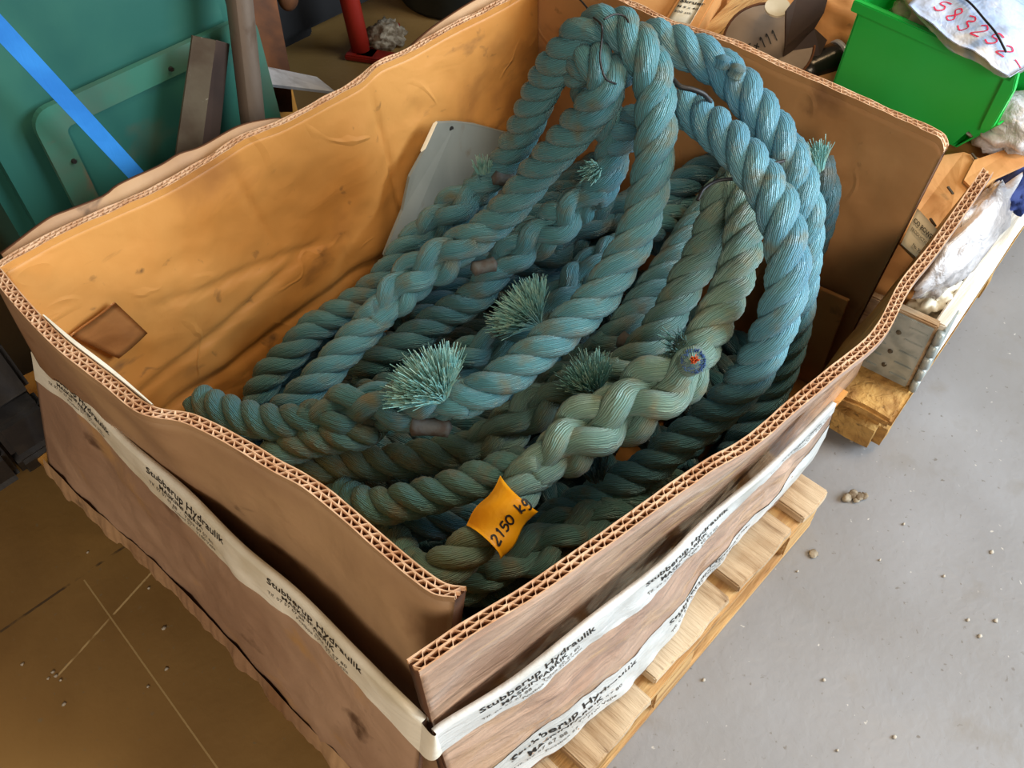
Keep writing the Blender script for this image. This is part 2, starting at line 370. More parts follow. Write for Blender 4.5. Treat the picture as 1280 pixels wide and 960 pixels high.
# ------------------------------------------------------------------ ropes
D = 0.066
def sm(x): x = max(0, min(1, x)); return x * x * (3 - 2 * x)
def rope_section(P, root, mat, mode, d=D, phase=0.0, mat2=None, fat=0.92):
    """P dense spline points; mode 'r' laid rope, 's' spliced (tucked) part"""
    step = d * 0.13
    Q, _ = resample(P, step); T, N, B = frames(Q); n = len(Q)
    if mode == 'r':
        pitch = 2.05 * d; R = 0.272 * d; rs = 0.242 * d
        for k in range(3):
            C = []; E = []; R1 = []; R2 = []
            for i in range(n):
                sl = i * step; a = 2 * PI * sl / pitch + phase + 2 * PI * k / 3
                e = N[i] * math.cos(a) + B[i] * math.sin(a)
                j = noise.noise(Q[i] * 14 + Vector((k * 3.1, 0, 0)))
                C.append(Q[i] + e * R * (1 + 0.10 * j)); E.append(e)
                q = 1 + 0.07 * noise.noise(Q[i] * 30 + Vector((0, k * 5.7, 0)))
                R1.append(rs * 0.98 * q); R2.append(rs * 1.10 * q)
            v, f, uv = tube_geo(C, E, R1, R2, 14, tw=0.8 / (pitch))
            mesh('strand', v, f, mat, root, True, uv)
    else:
        pitch = 5.0 * d; L = n * step
        for hand in (1, -1):
            for k in range(3):
                C = []; E = []; R1 = []; R2 = []
                for i in range(n):
                    sl = i * step; ed = sm(min(sl, L - sl) / (1.2 * d)); th = 2 * PI * sl / pitch
                    a = hand * th + phase + 2 * PI * k / 3
                    e = N[i] * math.cos(a) + B[i] * math.sin(a)
                    lo = d * (0.26 if hand > 0 else 0.16)
                    R = lo * (1 - ed) + ed * d * fat * (0.345 + hand * 0.165 * math.cos(3 * th))
                    j = noise.noise(Q[i] * 12 + Vector((k * 3.1, hand * 2, 0)))
                    C.append(Q[i] + e * R * (1 + 0.10 * j)); E.append(e)
                    rs = d * ((0.245 if hand > 0 else 0.12 + 0.115 * ed)) * (1 + (fat - 1) * ed * .7) * (1 + 0.08 * noise.noise(Q[i] * 22 + Vector((k, hand, 3)))) * (1 + .12 * ed * hand * math.cos(3 * th))
                    R1.append(rs * 0.95); R2.append(rs * 1.14)
                v, f, uv = tube_geo(C, E, R1, R2, 14, tw=hand * 0.22 / d)
                mesh('splice_strand', v, f, mat2 or mat, root, True, uv)
        v, f, uv = tube_geo(Q, N, d * 0.2, d * 0.2, 8)
        mesh('rope_core', v, f, mat, root, True, uv)
def rope(pts, root, mat, d=D, phase=0.0, mat2=None, fats=None):
    """pts: (px, py, z[, 's']): picture position at a real height; 's' marks the start of a spliced stretch, 'r' its end"""
    W = [Z(p[0], p[1], p[2]) for p in pts]
    dense = crom(W, 10); cuts = [0]; modes = ['r']
    for i, p in enumerate(pts):
        if len(p) > 3:
            if i == 0: modes[0] = p[3]
            else: cuts.append(i * 10); modes.append(p[3])
    cuts.append(len(dense) - 1)
    fats = list(fats or [])
    for a, b, m in zip(cuts[:-1], cuts[1:], modes):
        if m == 'r':   # run a little into the splice so no gap shows
            a2 = max(0, a - 4); b2 = min(len(dense) - 1, b + 4)
        else: a2, b2 = a, b
        rope_section(dense[a2:b2 + 1], root, mat, m, d, phase + a * 0.37, mat2, fats.pop(0) if (m == 's' and fats) else 0.92)
    return dense
def sling(label, pos):
    return thing('rope_sling', label, 'rope', pos, 'spliced rope slings heaped in the box')
def tuft(root, base, tip, n, spread, ln, name='frayed_tuft', mat=None, br=.014):
    """a brush of cut fibres"""
    b = Z(*base); t = Z(*tip); ax = (t - b).normalized()
    e1 = ax.orthogonal().normalized(); e2 = ax.cross(e1)
    rng = random.Random(int(base[0] * 7 + base[1])); v = []; f = []
    for i in range(n):
        a = rng.uniform(0, 2 * PI); q = math.sqrt(rng.random())
        d = (ax + (e1 * math.cos(a) + e2 * math.sin(a)) * q * spread).normalized()
        st = b + (e1 * math.cos(a) + e2 * math.sin(a)) * q * br
        l = ln * rng.uniform(0.75, 1.05); bend = Vector((rng.uniform(-1, 1), rng.uniform(-1, 1), rng.uniform(-.9, .5))) * l * 0.16
        side = d.orthogonal().normalized(); side.rotate(Matrix.Rotation(rng.uniform(0, 6.3), 3, d)); up = d.cross(side)
        r0 = 0.0009
        k0 = len(v)
        for j in range(4):
            tt = j / 3; c = st + d * l * tt + bend * tt * tt; r = r0 * (1 - 0.25 * tt)
            for m in range(3):
                an = 2 * PI * m / 3; v.append(c + side * math.cos(an) * r + up * math.sin(an) * r)
        for j in range(3):
            for m in range(3):
                p = k0 + j * 3 + m; q2 = k0 + j * 3 + (m + 1) % 3; f.append((p, q2, q2 + 3, p + 3))
        f.append((k0 + 9, k0 + 10, k0 + 11))
    o = mesh(name, v, f, mat or FRAY, root, False); o['kind'] = 'stuff'; return o
def stub(root, a, b, r, mat=None, name='taped_end'):
    A = Z(*a); Bp = Z(*b); P = [A.lerp(Bp, i / 8) for i in range(9)]
    T, N, Bb = frames(P); R = [r * (1 - 0.12 * math.sin(PI * i / 8)) for i in range(9)]
    v, f, uv = tube_geo(P, N, R, R, 14); return mesh(name, v, f, mat or TAPED, root, True, uv)

# ------------------------------------------------------------------ handwriting and print
GL = {'0': [[(.5, 1), (.15, .8), (.1, .3), (.45, 0), (.8, .25), (.85, .75), (.5, 1)]],
      '1': [[(.3, .8), (.55, 1), (.45, 0)]],
      '2': [[(.1, .8), (.4, 1), (.75, .8), (.6, .5), (.1, .02), (.85, .05)]],
      '3': [[(.1, .9), (.5, 1), (.75, .8), (.35, .55), (.8, .35), (.5, 0), (.05, .12)]],
      '5': [[(.8, 1), (.25, .95), (.2, .55), (.65, .6), (.8, .3), (.5, 0), (.1, .08)]],
      '8': [[(.75, .85), (.4, 1), (.2, .75), (.7, .35), (.5, 0), (.15, .2), (.6, .6), (.75, .85)]],
      '9': [[(.75, .85), (.4, 1), (.2, .7), (.5, .5), (.75, .8), (.6, 0)]],
      '/': [[(.2, 0), (.6, 1)]], '-': [[(.1, .5), (.8, .5)]], '*': [[(.2, .3), (.7, .7)], (lambda: [(.2, .7), (.7, .3)])()],
      'k': [[(.2, 1.1), (.15, 0)], [(.75, .65), (.2, .3), (.8, 0)]],
      'g': [[(.75, .6), (.35, .68), (.15, .35), (.45, .15), (.75, .5), (.7, -.2), (.35, -.4), (.1, -.25)]],
      '+': [[(.1, .5), (.9, .5)], [(.5, .1), (.5, .9)]], ' ': []}
def handwriting(name, text, fn, h, wd, mat, parent, adv=0.8, slant=0.15):
    """strokes laid as thin raised ribbons; fn(x, y) -> (point, normal) on the surface"""
    v = []; f = []; x0 = 0
    for ch in text:
        for st in GL.get(ch, []):
            P = [Vector((p[0], p[1], 0)) for p in st]; Q = crom(P, 5) if len(P) > 2 else [P[0].lerp(P[1], i / 4) for i in range(5)]
            k0 = len(v)
            for i, q in enumerate(Q):
                t = (Q[min(i + 1, len(Q) - 1)] - Q[max(0, i - 1)]); t.normalize(); nn = Vector((-t.y, t.x, 0)) * (wd / h / 2)
                for sg in (1, -1):
                    e = q + nn * sg; p, nr = fn((x0 + e.x * 0.72 + e.y * slant) * h, e.y * h); v.append(p + nr * 0.0008)
            for i in range(len(Q) - 1):
                a = k0 + 2 * i; f.append((a, a + 1, a + 3, a + 2))
        x0 += adv
    return mesh(name, v, f, mat, parent, False)
def printed(name, lines, fn, mat, parent):
    """lines: (text, x, y, size, bold); glyph outlines laid onto fn(x, y)"""
    v = []; f = []
    for (txt, x0, y0, size, bold) in lines:
        cu = bpy.data.curves.new('t', 'FONT'); cu.body = txt; cu.size = size; cu.offset = 0.022 * size if bold else 0.004 * size; cu.resolution_u = 2
        o = bpy.data.objects.new('t', cu); COL.objects.link(o)
        me = bpy.data.meshes.new_from_object(o)
        k0 = len(v)
        for q in me.vertices:
            p, nr = fn(x0 + q.co.x, y0 + q.co.y); v.append(p + nr * 0.0009)
        f += [tuple(k0 + i for i in pl.vertices) for pl in me.polygons]
        bpy.data.objects.remove(o); bpy.data.curves.remove(cu); bpy.data.meshes.remove(me)
    return mesh(name, v, f, mat, parent, False)

# ------------------------------------------------------------------ the setting
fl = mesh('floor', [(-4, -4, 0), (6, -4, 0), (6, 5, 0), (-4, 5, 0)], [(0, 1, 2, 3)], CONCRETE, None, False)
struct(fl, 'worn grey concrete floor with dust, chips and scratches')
wl = box('wall_back', 1.0, 5.06, 2.2, 10, .12, 4.4, DARKHALL, None, 0); struct(wl, 'dark hall wall far behind the machines')

# ------------------------------------------------------------------ pallet under the big box
pal = thing('wooden_pallet', 'weathered wooden pallet under the big cardboard box of rope', 'pallet', (.43, .4, 0))
EDG = [(.872, .965), (.657, .838), (.405, .630), (.205, .378), (.0, .178), (-.045, -.018)]
for i, (a, b) in enumerate(EDG):
    box('deck_board', (a + b) / 2, .43, .133, b - a, 1.06 - .012 * (i % 3), .022, WOOD, pal, .003, None, .006, 6)
for y in (-.045, .42, .88):
    box('stringer_board', .46, y, .111, 1.0, .10, .020, WOODX, pal, .003, None, .003, 3)
    for x in (.02, .46, .90):
        box('block', x, y, .061, .12, .10, .078, WOODX, pal, .004)
    box('bottom_board', .46, y, .011, 1.0, .10, .021, WOODX, pal, .003)

# ------------------------------------------------------------------ the big cardboard box
BOX = thing('cardboard_pallet_box', 'big open brown cardboard pallet box, torn at one corner, banded with white printed tape', 'box', (.55, .45, .146))
def wall(name, top, bot, inmat, outmat, th, outward, prof=1.0, amp=0.004, seed=0, crease=None, nu=110, nv=26, flutes=True, layers=2, parent=None):
    """corrugated panel: inner and outer liners, hollow top showing its flutes"""
    top, _ = resample(top, n=nu); bot, _ = resample(bot, n=nu)
    outward = Vector(outward)
    def pt(i, j, side):
        vv = j / nv; t = top[i] - Vector((0, 0, .009 if flutes else 0)); b = bot[i]
        p = Vector((b.x + (t.x - b.x) * vv ** prof, b.y + (t.y - b.y) * vv ** prof, b.z + (t.z - b.z) * vv))
        u = i / (nu - 1); fade = min(1.0, 6 * (1 - vv)) * (min(1, 8 * u, 8 * (1 - u)))
        q = Vector((u * 5, vv * 3, seed))
        dsp = noise.fractal(q * 1.6, 1.0, 2.0, 5) * amp + (abs(noise.noise(q * 2.3)) - .2) * amp * 0.9
        if crease: dsp += crease(u, vv)
        return p + outward * (th * side + dsp * fade)
    v = []; f = []; mi = []
    for side in (0, 1):
        for i in range(nu):
            for j in range(nv + 1): v.append(pt(i, j, side))
    H = nv + 1; O = nu * H
    for i in range(nu - 1):
        for j in range(nv):
            a = i * H + j
            f.append((a, a + 1, a + H + 1, a + H)); mi.append(0)
            f.append((O + a, O + a + H, O + a + H + 1, O + a + 1)); mi.append(1)
        a = i * H + nv; f.append((a, O + a, O + a + H, a + H)); mi.append(2)
        a = i * H; f.append((a, a + H, O + a + H, O + a)); mi.append(2)
    for i in (0, nu - 1):
        for j in range(nv):
            a = i * H + j; f.append((a, O + a, O + a + 1, a + 1)); mi.append(2)
    me = bpy.data.meshes.new(name); me.from_pydata([tuple(p) for p in v], [], f); me.polygons.foreach_set('material_index', mi); me.update()
    o = link(name, me, [inmat, outmat, FLUTE_DARK], parent or BOX, True)
    if flutes:
        # edge ribbons: liners and zigzag flutes
        _, Ls = resample(top, n=4); LT = Ls[-1]
        edge, _ = resample(top, step=.0045); ne = len(edge)
        v = []; f = []; em = []
        def ribbon(offs, wd, mi_=(0, 0, 0)):
            k0 = len(v)
            for i in range(ne):
                e = edge[i]; o0 = offs(i); wob = .0025 * noise.noise(Vector((i * .11, o0 * 300, seed)))
                for dz, dw in ((-.012, -wd / 2), (wob, -wd / 2), (wob, wd / 2), (-.012, wd / 2)):
                    v.append(e + outward * (o0 + dw) + Vector((0, 0, dz)))
            for i in range(ne - 1):
                for q in range(3):
                    a = k0 + i * 4 + q; f.append((a, a + 1, a + 5, a + 4)); em.append(mi_[q])
        for k in range(layers + 1): ribbon(lambda i, k=k: th * k / layers, .0016, (1 if k == 0 else 0, 0, 2 if k == layers else 0))
        for k in range(layers):
            for ph in (0, ):
                ribbon(lambda i, k=k: th * (k + (.12 if (i + k) % 4 < 2 else .88)) / layers, .0015)
        mesh('corrugated_edge', v, f, [FLUTE, inmat, outmat], o, False, None, em)
    return o, pt

def PL(lst, fn): return [fn(p) for p in lst]
# back-left wall (long inner face in view)
t3 = [(7, 327), (69, 296), (137, 265), (206, 234), (268, 198), (309, 172), (354, 155), (413, 124), (451, 103), (475, 82), (513, 65), (565, 36), (627, 5), (668, -20)]
T3 = [PY(x, y, .93) for x, y in t3]; T3[-1] = Vector((1.205, .93, .79)); T3[0] = Vector((-.012, .925, .795))
def cr3(u, v):
    d = 0
    d += .016 * math.exp(-((u - .45) / .10) ** 2 - ((v - .62) / .2) ** 2) - .014 * math.exp(-((u - .56) / .035) ** 2 - ((v - .5) / .4) ** 2)
    d += .012 * math.exp(-((v - .27 - .12 * u) / .018) ** 2) * (u < .7)
    d += .010 * math.exp(-((v - .45 - .35 * (u - .2)) / .014) ** 2) * sm((.5 - u) * 6)
    d += .008 * math.exp(-((v - .60 + .5 * (u - .3)) / .014) ** 2) * sm((.55 - u) * 6) * sm((u - .1) * 6)
    d += .008 * math.exp(-((u - .60 - .05 * (1 - v)) / .006) ** 2) + .006 * math.exp(-((u - .33 - .10 * (1 - v)) / .006) ** 2) * sm((v - .5) * 5)
    return d
wall('back_panel', crom(T3, 6), [Vector((-.01, .915, .16)), Vector((1.2, .915, .16))], KRAFT_IN, KRAFT_OUT, .016, (0, 1, 0), 1.0, .006, 3, cr3, 170, 60)
# back-right wall, cut free at the torn corner
t4 = [(771, 0), (840, 31), (909, 52), (971, 81), (1046, 113), (1115, 144), (1165, 166), (1177, 175)]
T4 = [Vector((1.2, .93, .80))] + [PX(x, y, 1.2) for x, y in t4]; T4.append(Vector((1.2, .010, .797)))
wall('end_panel', crom(T4, 5), [Vector((1.19, .93, .16)), Vector((1.19, .050, .16))], KRAFT_BACK, KRAFT_OUT, .016, (1, 0, 0), 1.0, .009, 11, None, 110, 40)
# near-left wall leaning in
t1 = [((7, 342), .80), ((38, 380), .795), ((86, 428), .795), ((137, 467), .795), ((189, 507), .80), ((240, 517), .80), ((292, 541), .80), ((344, 572), .80), ((405, 607), .80), ((494, 682), .80), ((550, 726), .805), ((582, 733), .808)]
T1 = [Z(p[0], p[1], z) for p, z in t1]; T1 = [Vector((-.012, .93, .795))] + T1[1:]
wall('front_panel', crom(T1, 6), crom([Vector((-.035, .925, .16)), Vector((.0, .70, .16)), Vector((.03, .40, .16)), Vector((.03, .02, .16))], 6), KRAFT_IN, KRAFT_OUT, .017, (-1, 0, 0), 2.3, .005, 21, None, 130, 30)
# right wall bowing out
t2 = [((516, 832), .80), ((587, 784), .795), ((662, 739), .79), ((726, 694), .78), ((775, 660), .77), ((873, 590), .755), ((939, 551), .74), ((988, 509), .73), ((1040, 466), .72), ((1098, 417), .70), ((1132, 355), .685), ((1170, 307), .69), ((1235, 213), .72)]
T2 = [Z(p[0], p[1], z) + Vector((0, .009, 0)) for p, z in t2]
wall('side_panel', crom(T2, 6), [Vector((0.015, .045, .16)), Vector((.65, .015, .16)), Vector((1.26, .03, .16))], KRAFT_IN, FILMED, .018, (0, -1, 0), 1.9, .005, 33, None, 150, 34)
# outer sleeve, near-left
ls = [((45, 437), .61), ((105, 487), .62), ((157, 546), .61), ((233, 610), .62), ((303, 680), .62), ((373, 738), .63), ((443, 808), .63), ((507, 872), .62), ((534, 897), .60)]
lb = [((66, 583), .20), ((117, 635), .20), ((192, 700), .20), ((262, 770), .20), ((321, 834), .20), ((379, 898), .20), ((437, 955), .20), ((520, 1040), .20)]
LS = crom([Z(p[0], p[1], z) for p, z in ls], 6); LB = crom([Z(p[0], p[1], z) for p, z in lb], 6)
sl, pt1 = wall('outer_sleeve', LS, LB, KRAFT_SLEEVE, KRAFT_SLEEVE, .008, (-1, 0, 0), 1.0, .006, 41, None, 110, 28, flutes=False)
# outer sleeve, right side
rs_ = [((540, 912), .60), ((556, 900), .60), ((641, 847), .60), ((734, 773), .595), ((825, 703), .575), ((882, 647), .565), ((960, 582), .555), ((1020, 522), .555), ((1040, 502), .555)]
rb = [((575, 1020), .16), ((659, 956), .165), ((700, 928), .165), ((750, 884), .165), ((790, 847), .165), ((844, 778), .165), ((917, 677), .17), ((995, 595), .18), ((1027, 545), .22)]
RS = crom([Z(p[0], p[1], z) for p, z in rs_], 6); RB = crom([Z(p[0], p[1], z) for p, z in rb], 6)
sr, pt2 = wall('outer_sleeve', RS, RB, KRAFT_SLEEVE, FILMED, .007, (0, -1, 0), 1.0, .008, 47, None, 120, 30, flutes=False)
# outer layer behind the back panel, crumpled top
ob = [(2, 318), (58, 276), (85, 264), (130, 246), (150, 231), (200, 208), (225, 193), (252, 184), (300, 158), (340, 149), (365, 146), (420, 120), (480, 82), (505, 66), (540, 36), (590, 3), (640, -22)]
OB = [PY(x, y, .972) for x, y in ob]
wall('outer_sleeve', crom(OB, 5), [Vector((-.02, .96, .16)), Vector((1.2, .96, .16))], KRAFT_OUT, KRAFT_OUT, .006, (0, 1, 0), 1.0, .006, 53, None, 110, 16, flutes=False)
# inner floor
mesh('bottom_flap', [(-.02, -.0, .168), (1.2, -.0, .168), (1.2, .93, .168), (-.02, .93, .168), (-.02, .0, .158), (1.2, .0, .158), (1.2, .93, .158), (-.02, .93, .158)],
     [(0, 1, 2, 3), (7, 6, 5, 4), (0, 4, 5, 1), (2, 6, 7, 3), (1, 5, 6, 2), (3, 7, 4, 0)], KRAFT_IN, BOX, False)
# loose flap standing in the torn corner
box('inner_flap', 1.160, .145, .30, .010, .17, .27, KRAFT_TAN, BOX, .001, Matrix.Rotation(.10, 3, 'Z'))
# ragged corrugated strip along the bottom of the near-left sleeve
Q, _ = resample(LB, n=420); v = []; f = []
for i, p in enumerate(Q):
    r = noise.noise(Vector((i * .05, 2, 0))) + .25 * noise.noise(Vector((i * .17, 4, 0))); r2 = noise.noise(Vector((i * .16, 7, 0))) + .12 * noise.noise(Vector((i * .37, 9, 0)))
    out = .014 + .010 * r
    v += [p + Vector((-.006, 0, .035 + .02 * r)), p + Vector((-out, 0, .012 + .006 * r2)), p + Vector((-out - .004, 0, -.012 + .012 * r2)), p + Vector((.004, 0, -.018 + .010 * r))]
for i in range(len(Q) - 1):
    for k in range(3): a = i * 4 + k; f.append((a, a + 1, a + 5, a + 4))
mesh('torn_bottom_strip', v, f, KRAFT_OUT, BOX, False)
# white paper strip just inside the near-left rim
P = [Z(x, y, z) for x, y, z in [(52, 392, .80), (86, 424, .80), (137, 463, .80), (189, 504, .806)]]
Q = crom(P, 8); v = []; f = []
for i, p in enumerate(Q):
    k = math.sin(PI * min(1, (i + 1) / len(Q))) * .006 + .002
    p = p + Vector((0, 0, -.004)); v += [p + Vector((.0, 0, -.02)), p + Vector((.0, 0, .002)), p + Vector((k * .7, 0, .001)), p + Vector((k * .7, 0, -.02))]
for i in range(len(Q) - 1):
    for k in range(3): a = i * 4 + k; f.append((a, a + 1, a + 5, a + 4))
mesh('white_paper_strip', v, f, WHITE_TAPE, BOX, False)
# brown tape patch inside the back panel
def patch(name, quad, mat, parent, nrm, n=8, lift=.004, wav=.002):
    A, B_, C_, D_ = [Vector(q) for q in quad]; v = []; f = []; nrm = Vector(nrm)
    for k in (0, 1):
        for i in range(n + 1):
            for j in range(n + 1):
                p = A.lerp(B_, i / n).lerp(D_.lerp(C_, i / n), j / n)
                v.append(p + nrm * (lift * (1 if k == 0 else .3) + wav * noise.noise(p * 16)))
    O = (n + 1) ** 2
    for i in range(n):
        for j in range(n):
            a = i * (n + 1) + j; f.append((a, a + n + 1, a + n + 2, a + 1)); f.append((O + a, O + a + 1, O + a + n + 2, O + a + n + 1))
    for i in range(n):
        for (a, b) in ((i * (n + 1), (i + 1) * (n + 1)), (i * (n + 1) + n, (i + 1) * (n + 1) + n), (i, i + 1), (n * (n + 1) + i, n * (n + 1) + i + 1)):
            f.append((a, b, O + b, O + a))
    return mesh(name, v, f, mat, parent, True)
patch('tape_patch', [PY(87, 418, .915), PY(142, 376, .915), PY(182, 414, .915), PY(146, 446, .915)], BROWNTAPE, BOX, (0, -1, 0), 8, .007, .004)

# printed white tape bands
def wrap_band(pt, nu, nv, v0, v1, over, mat, out):
    """tape skin stuck on a sleeve: rows from v0 down to v1; 'over' folds it across the sleeve's top edge"""
    out = Vector(out); m = 8; v = []; f = []; rows = []
    def S(i, y):                      # y = 1 top edge, 0 low edge
        return pt(i, nv * (v1(i) + (v0(i) - v1(i)) * y), 1) + out * .0010
    for i in range(nu):
        col = []
        if over: col += [pt(i, nv, 0) - out * .001 + Vector((0, 0, -.02)), pt(i, nv, 0) - out * .001 + Vector((0, 0, .0012)), pt(i, nv, 1) + out * .001 + Vector((0, 0, .0012))]
        col += [S(i, 1 - j / m) for j in range(0 if not over else 1, m + 1)]
        v += col; H = len(col)
    for i in range(nu - 1):
        for j in range(H - 1): a = i * H + j; f.append((a, a + 1, a + H + 1, a + H))
    o = mesh('tape_band', v, f, mat, BOX, True)
    C = [S(i, .5) for i in range(nu)]; L = [0]
    for i in range(1, nu): L.append(L[-1] + (C[i] - C[i - 1]).length)
    W = sum((S(i, 1) - S(i, 0)).length for i in range(nu)) / nu
    def fn(x, y):
        x = max(0, min(L[-1], x)); lo, hi = 0, nu - 1
        while hi - lo > 1:
            md = (lo + hi) // 2
            if L[md] <= x: lo = md
            else: hi = md
        q = (x - L[lo]) / max(1e-9, L[hi] - L[lo]); return S(lo, y).lerp(S(hi, y), q), out
    return o, fn, L[-1], W
def printed_band(fn, L, W, start, pitch, parent, k=1.0):
    rows = (('Stubberup Hydraulik', 0, .68, .28 * W, 1, INK), ('MASKINFABRIK', .03, .46, .20 * W, 1, INK), ('Tlf. 07 57 67 88  ·  Telex 60 57 80', .0, .29, .145 * W, 0, INK_GREY), ('Postbox 57  ·  7100 Vejle', .06, .13, .13 * W, 0, INK_GREY))
    x = start
    while x < L - .06:
        for (txt, dx, y0, size, bold, mt) in rows:
            cu = bpy.data.curves.new('t', 'FONT'); cu.body = txt; cu.size = size * k; cu.offset = (0.013 if bold else 0.003) * size; cu.resolution_u = 2
            ob = bpy.data.objects.new('t', cu); COL.objects.link(ob); bpy.context.view_layer.update()
            me = bpy.data.meshes.new_from_object(ob); v = []
            if x + dx + max(q.co.x for q in me.vertices) < L - .005:
                for q in me.vertices:
                    p, nr = fn(x + dx + q.co.x, y0 + q.co.y / W); v.append(p + nr * 0.0007)
                mesh('printed_line', v, [tuple(pl.vertices) for pl in me.polygons], mt, parent, False)
            bpy.data.objects.remove(ob); bpy.data.curves.remove(cu); bpy.data.meshes.remove(me)
        x += pitch
NL, VL, NR, VR = 110, 28, 120, 30
o1, fn1, LL1, BW = wrap_band(pt1, NL, VL, lambda i: 1.0, lambda i: .80 + .03 * math.sin(i * .09), True, WHITE_TAPE, (-1, 0, 0))
printed_band(fn1, LL1, BW, .05, .30, o1)
o2, fn2, LL2, BW = wrap_band(pt2, NR, VR, lambda i: 1.0, lambda i: .80 + .03 * math.sin(i * .07 + 1), True, WHITE_TAPE_COOL, (0, -1, 0))
printed_band(fn2, LL2, BW, .06, .30, o2)
o3, fn3, LL3, BW = wrap_band(pt2, NR, VR, lambda i: .33 + .03 * math.sin(i * .06) + .10 * sm((i - 70) / 50), lambda i: .015 + .02 * sm((i - 80) / 40), False, WHITE_TAPE_COOL, (0, -1, 0))
printed_band(fn3, LL3, BW, .10, .36, o3, .8)
# tape running round the near corner
cv = []; cf = []
for k in range(9):
    u = k / 8
    for j in range(7):
        y = 1 - j / 6
        pa = fn1(LL1, y)[0]; pb = fn2(0, y)[0]; mid = Vector((min(pa.x, pb.x) - .004, min(pa.y, pb.y) - .004, (pa.z + pb.z) / 2))
        cv.append(pa * (1 - u) ** 2 + mid * 2 * u * (1 - u) + pb * u ** 2)
for k in range(8):
    for j in range(6): a = k * 7 + j; cf.append((a, a + 1, a + 8, a + 7))
mesh('tape_corner', cv, cf, WHITE_TAPE, BOX, True)

# ------------------------------------------------------------------ grey plate against the back panel
def slab(name, pts, th, nrm, mat, parent=None, bev=.0):
    """polygon plate with thickness; pts in order, nrm extrude direction"""
    bm = bmesh.new(); nrm = Vector(nrm).normalized()
    vs = [bm.verts.new(Vector(p)) for p in pts]; fc = bm.faces.new(vs)
    r = bmesh.ops.extrude_face_region(bm, geom=[fc]); bmesh.ops.translate(bm, verts=[g for g in r['geom'] if isinstance(g, bmesh.types.BMVert)], vec=nrm * th)
    if bev: bmesh.ops.bevel(bm, geom=[e for e in bm.edges], offset=bev, segments=2, affect='EDGES')
    return bmobj(name, bm, mat, parent)
GP = thing('grey_sheet', 'stiff grey sheet with a punched hole leaning on the inside of the back panel', 'sheet', PY(600, 300, .88))
gp = [(547, 154, .885), (570, 153, .885), (594, 156, .885), (639, 168, .885), (683, 186, .885), (690, 260, .85), (600, 330, .80), (497, 323, .835), (480, 320, .84), (490, 295, .85), (503, 264, .858), (512, 222, .868), (532, 186, .878)]
slab('sheet_body', [PY(*p) for p in gp], .006, (0, .9, .4), GREYPLATE, GP)
slab('sheet_fold', [PY(547, 153, .884), PY(532, 186, .877), PY(527, 190, .880), PY(543, 156, .887)], .004, (0, .9, .4), WHITE_LABEL, GP)
hp = PY(564, 161, .884); v = [hp + Vector((.006 * math.cos(a), -.0015, .006 * math.sin(a) + .0)) for a in [2 * PI * k / 16 for k in range(16)]]
v2 = [p + Vector((0, .004, 0)) for p in v]
mesh('hole', v + v2, [tuple(range(16))] + [(k, (k + 1) % 16, 16 + (k + 1) % 16, 16 + k) for k in range(16)], INK, GP, False)

# ------------------------------------------------------------------ ropes in the box
# 1: over the wire tie, one leg left along the back, the other down the middle
r1 = sling('longest rope, hung over the wire tie and falling down the middle to a frayed tuft', Z(760, 30, .95))
rope([(318, 505, .30), (340, 463, .36), (368, 438, .39), (391, 411, .41), (424, 392, .43), (470, 359, .47), (513, 307, .53, 's'), (534, 289, .55), (570, 262, .585), (607, 229, .625, 'r'),
      (630, 205, .66), (648, 175, .72), (665, 140, .79), (680, 105, .86), (701, 74, .93), (726, 46, .98), (752, 33, 1.0), (777, 37, 1.005), (796, 54, 1.0), (810, 80, .98), (819, 108, .95), (820, 141, .92),
      (819, 177, .885), (815, 216, .845), (807, 256, .805), (794, 295, .77), (775, 330, .74), (745, 376, .705), (719, 399, .69), (690, 425, .672), (658, 452, .655), (619, 480, .635), (585, 497, .615, 's'),
      (545, 503, .595), (500, 508, .575), (462, 508, .555), (425, 514, .535), (385, 524, .51, 'r'), (350, 529, .49), (315, 524, .475), (275, 512, .46), (250, 502, .43)], r1, TEAL, D, .4)
rope([(470, 535, .53), (430, 545, .51), (395, 550, .49), (365, 560, .465), (335, 574, .43)], r1, GREEN, D * .92, 1.4)
tuft(r1, (552, 497, .63), (520, 456, .69), 750, 1.05, .078)
stub(r1, (515, 532, .575), (560, 534, .565), .017)
stub(r1, (618, 222, .655), (640, 226, .645), .014)
tuft(r1, (604, 214, .66), (602, 198, .69), 90, .35, .026, 'strand_end')
# 2: folded over behind the knot
r2 = sling('teal rope folded over below the knot, slanting down in front of the grey sheet', Z(700, 180, .85))
rope([(335, 535, .38), (360, 510, .44), (388, 484, .475), (414, 457, .495), (437, 431, .515), (465, 402, .54, 's'), (490, 375, .56), (520, 345, .585), (560, 318, .615), (592, 299, .64, 'r'), (615, 280, .66), (640, 256, .70),
      (665, 225, .745), (690, 195, .80), (715, 168, .85), (738, 141, .90), (757, 114, .94), (757, 88, .965), (738, 76, .955), (728, 95, .90), (748, 130, .84), (766, 168, .775), (764, 200, .73), (752, 233, .69, 's'),
      (722, 253, .66), (703, 277, .62), (670, 297, .585), (644, 317, .56), (622, 337, .535, 'r'), (594, 372, .49), (555, 395, .465), (529, 413, .45), (500, 433, .435), (470, 452, .41), (448, 472, .37)], r2, TEAL, D, 2.0)
stub(r2, (592, 336, .60), (618, 330, .60), .014)
tuft(r2, (744, 212, .725), (732, 218, .74), 90, .35, .028, 'strand_end')
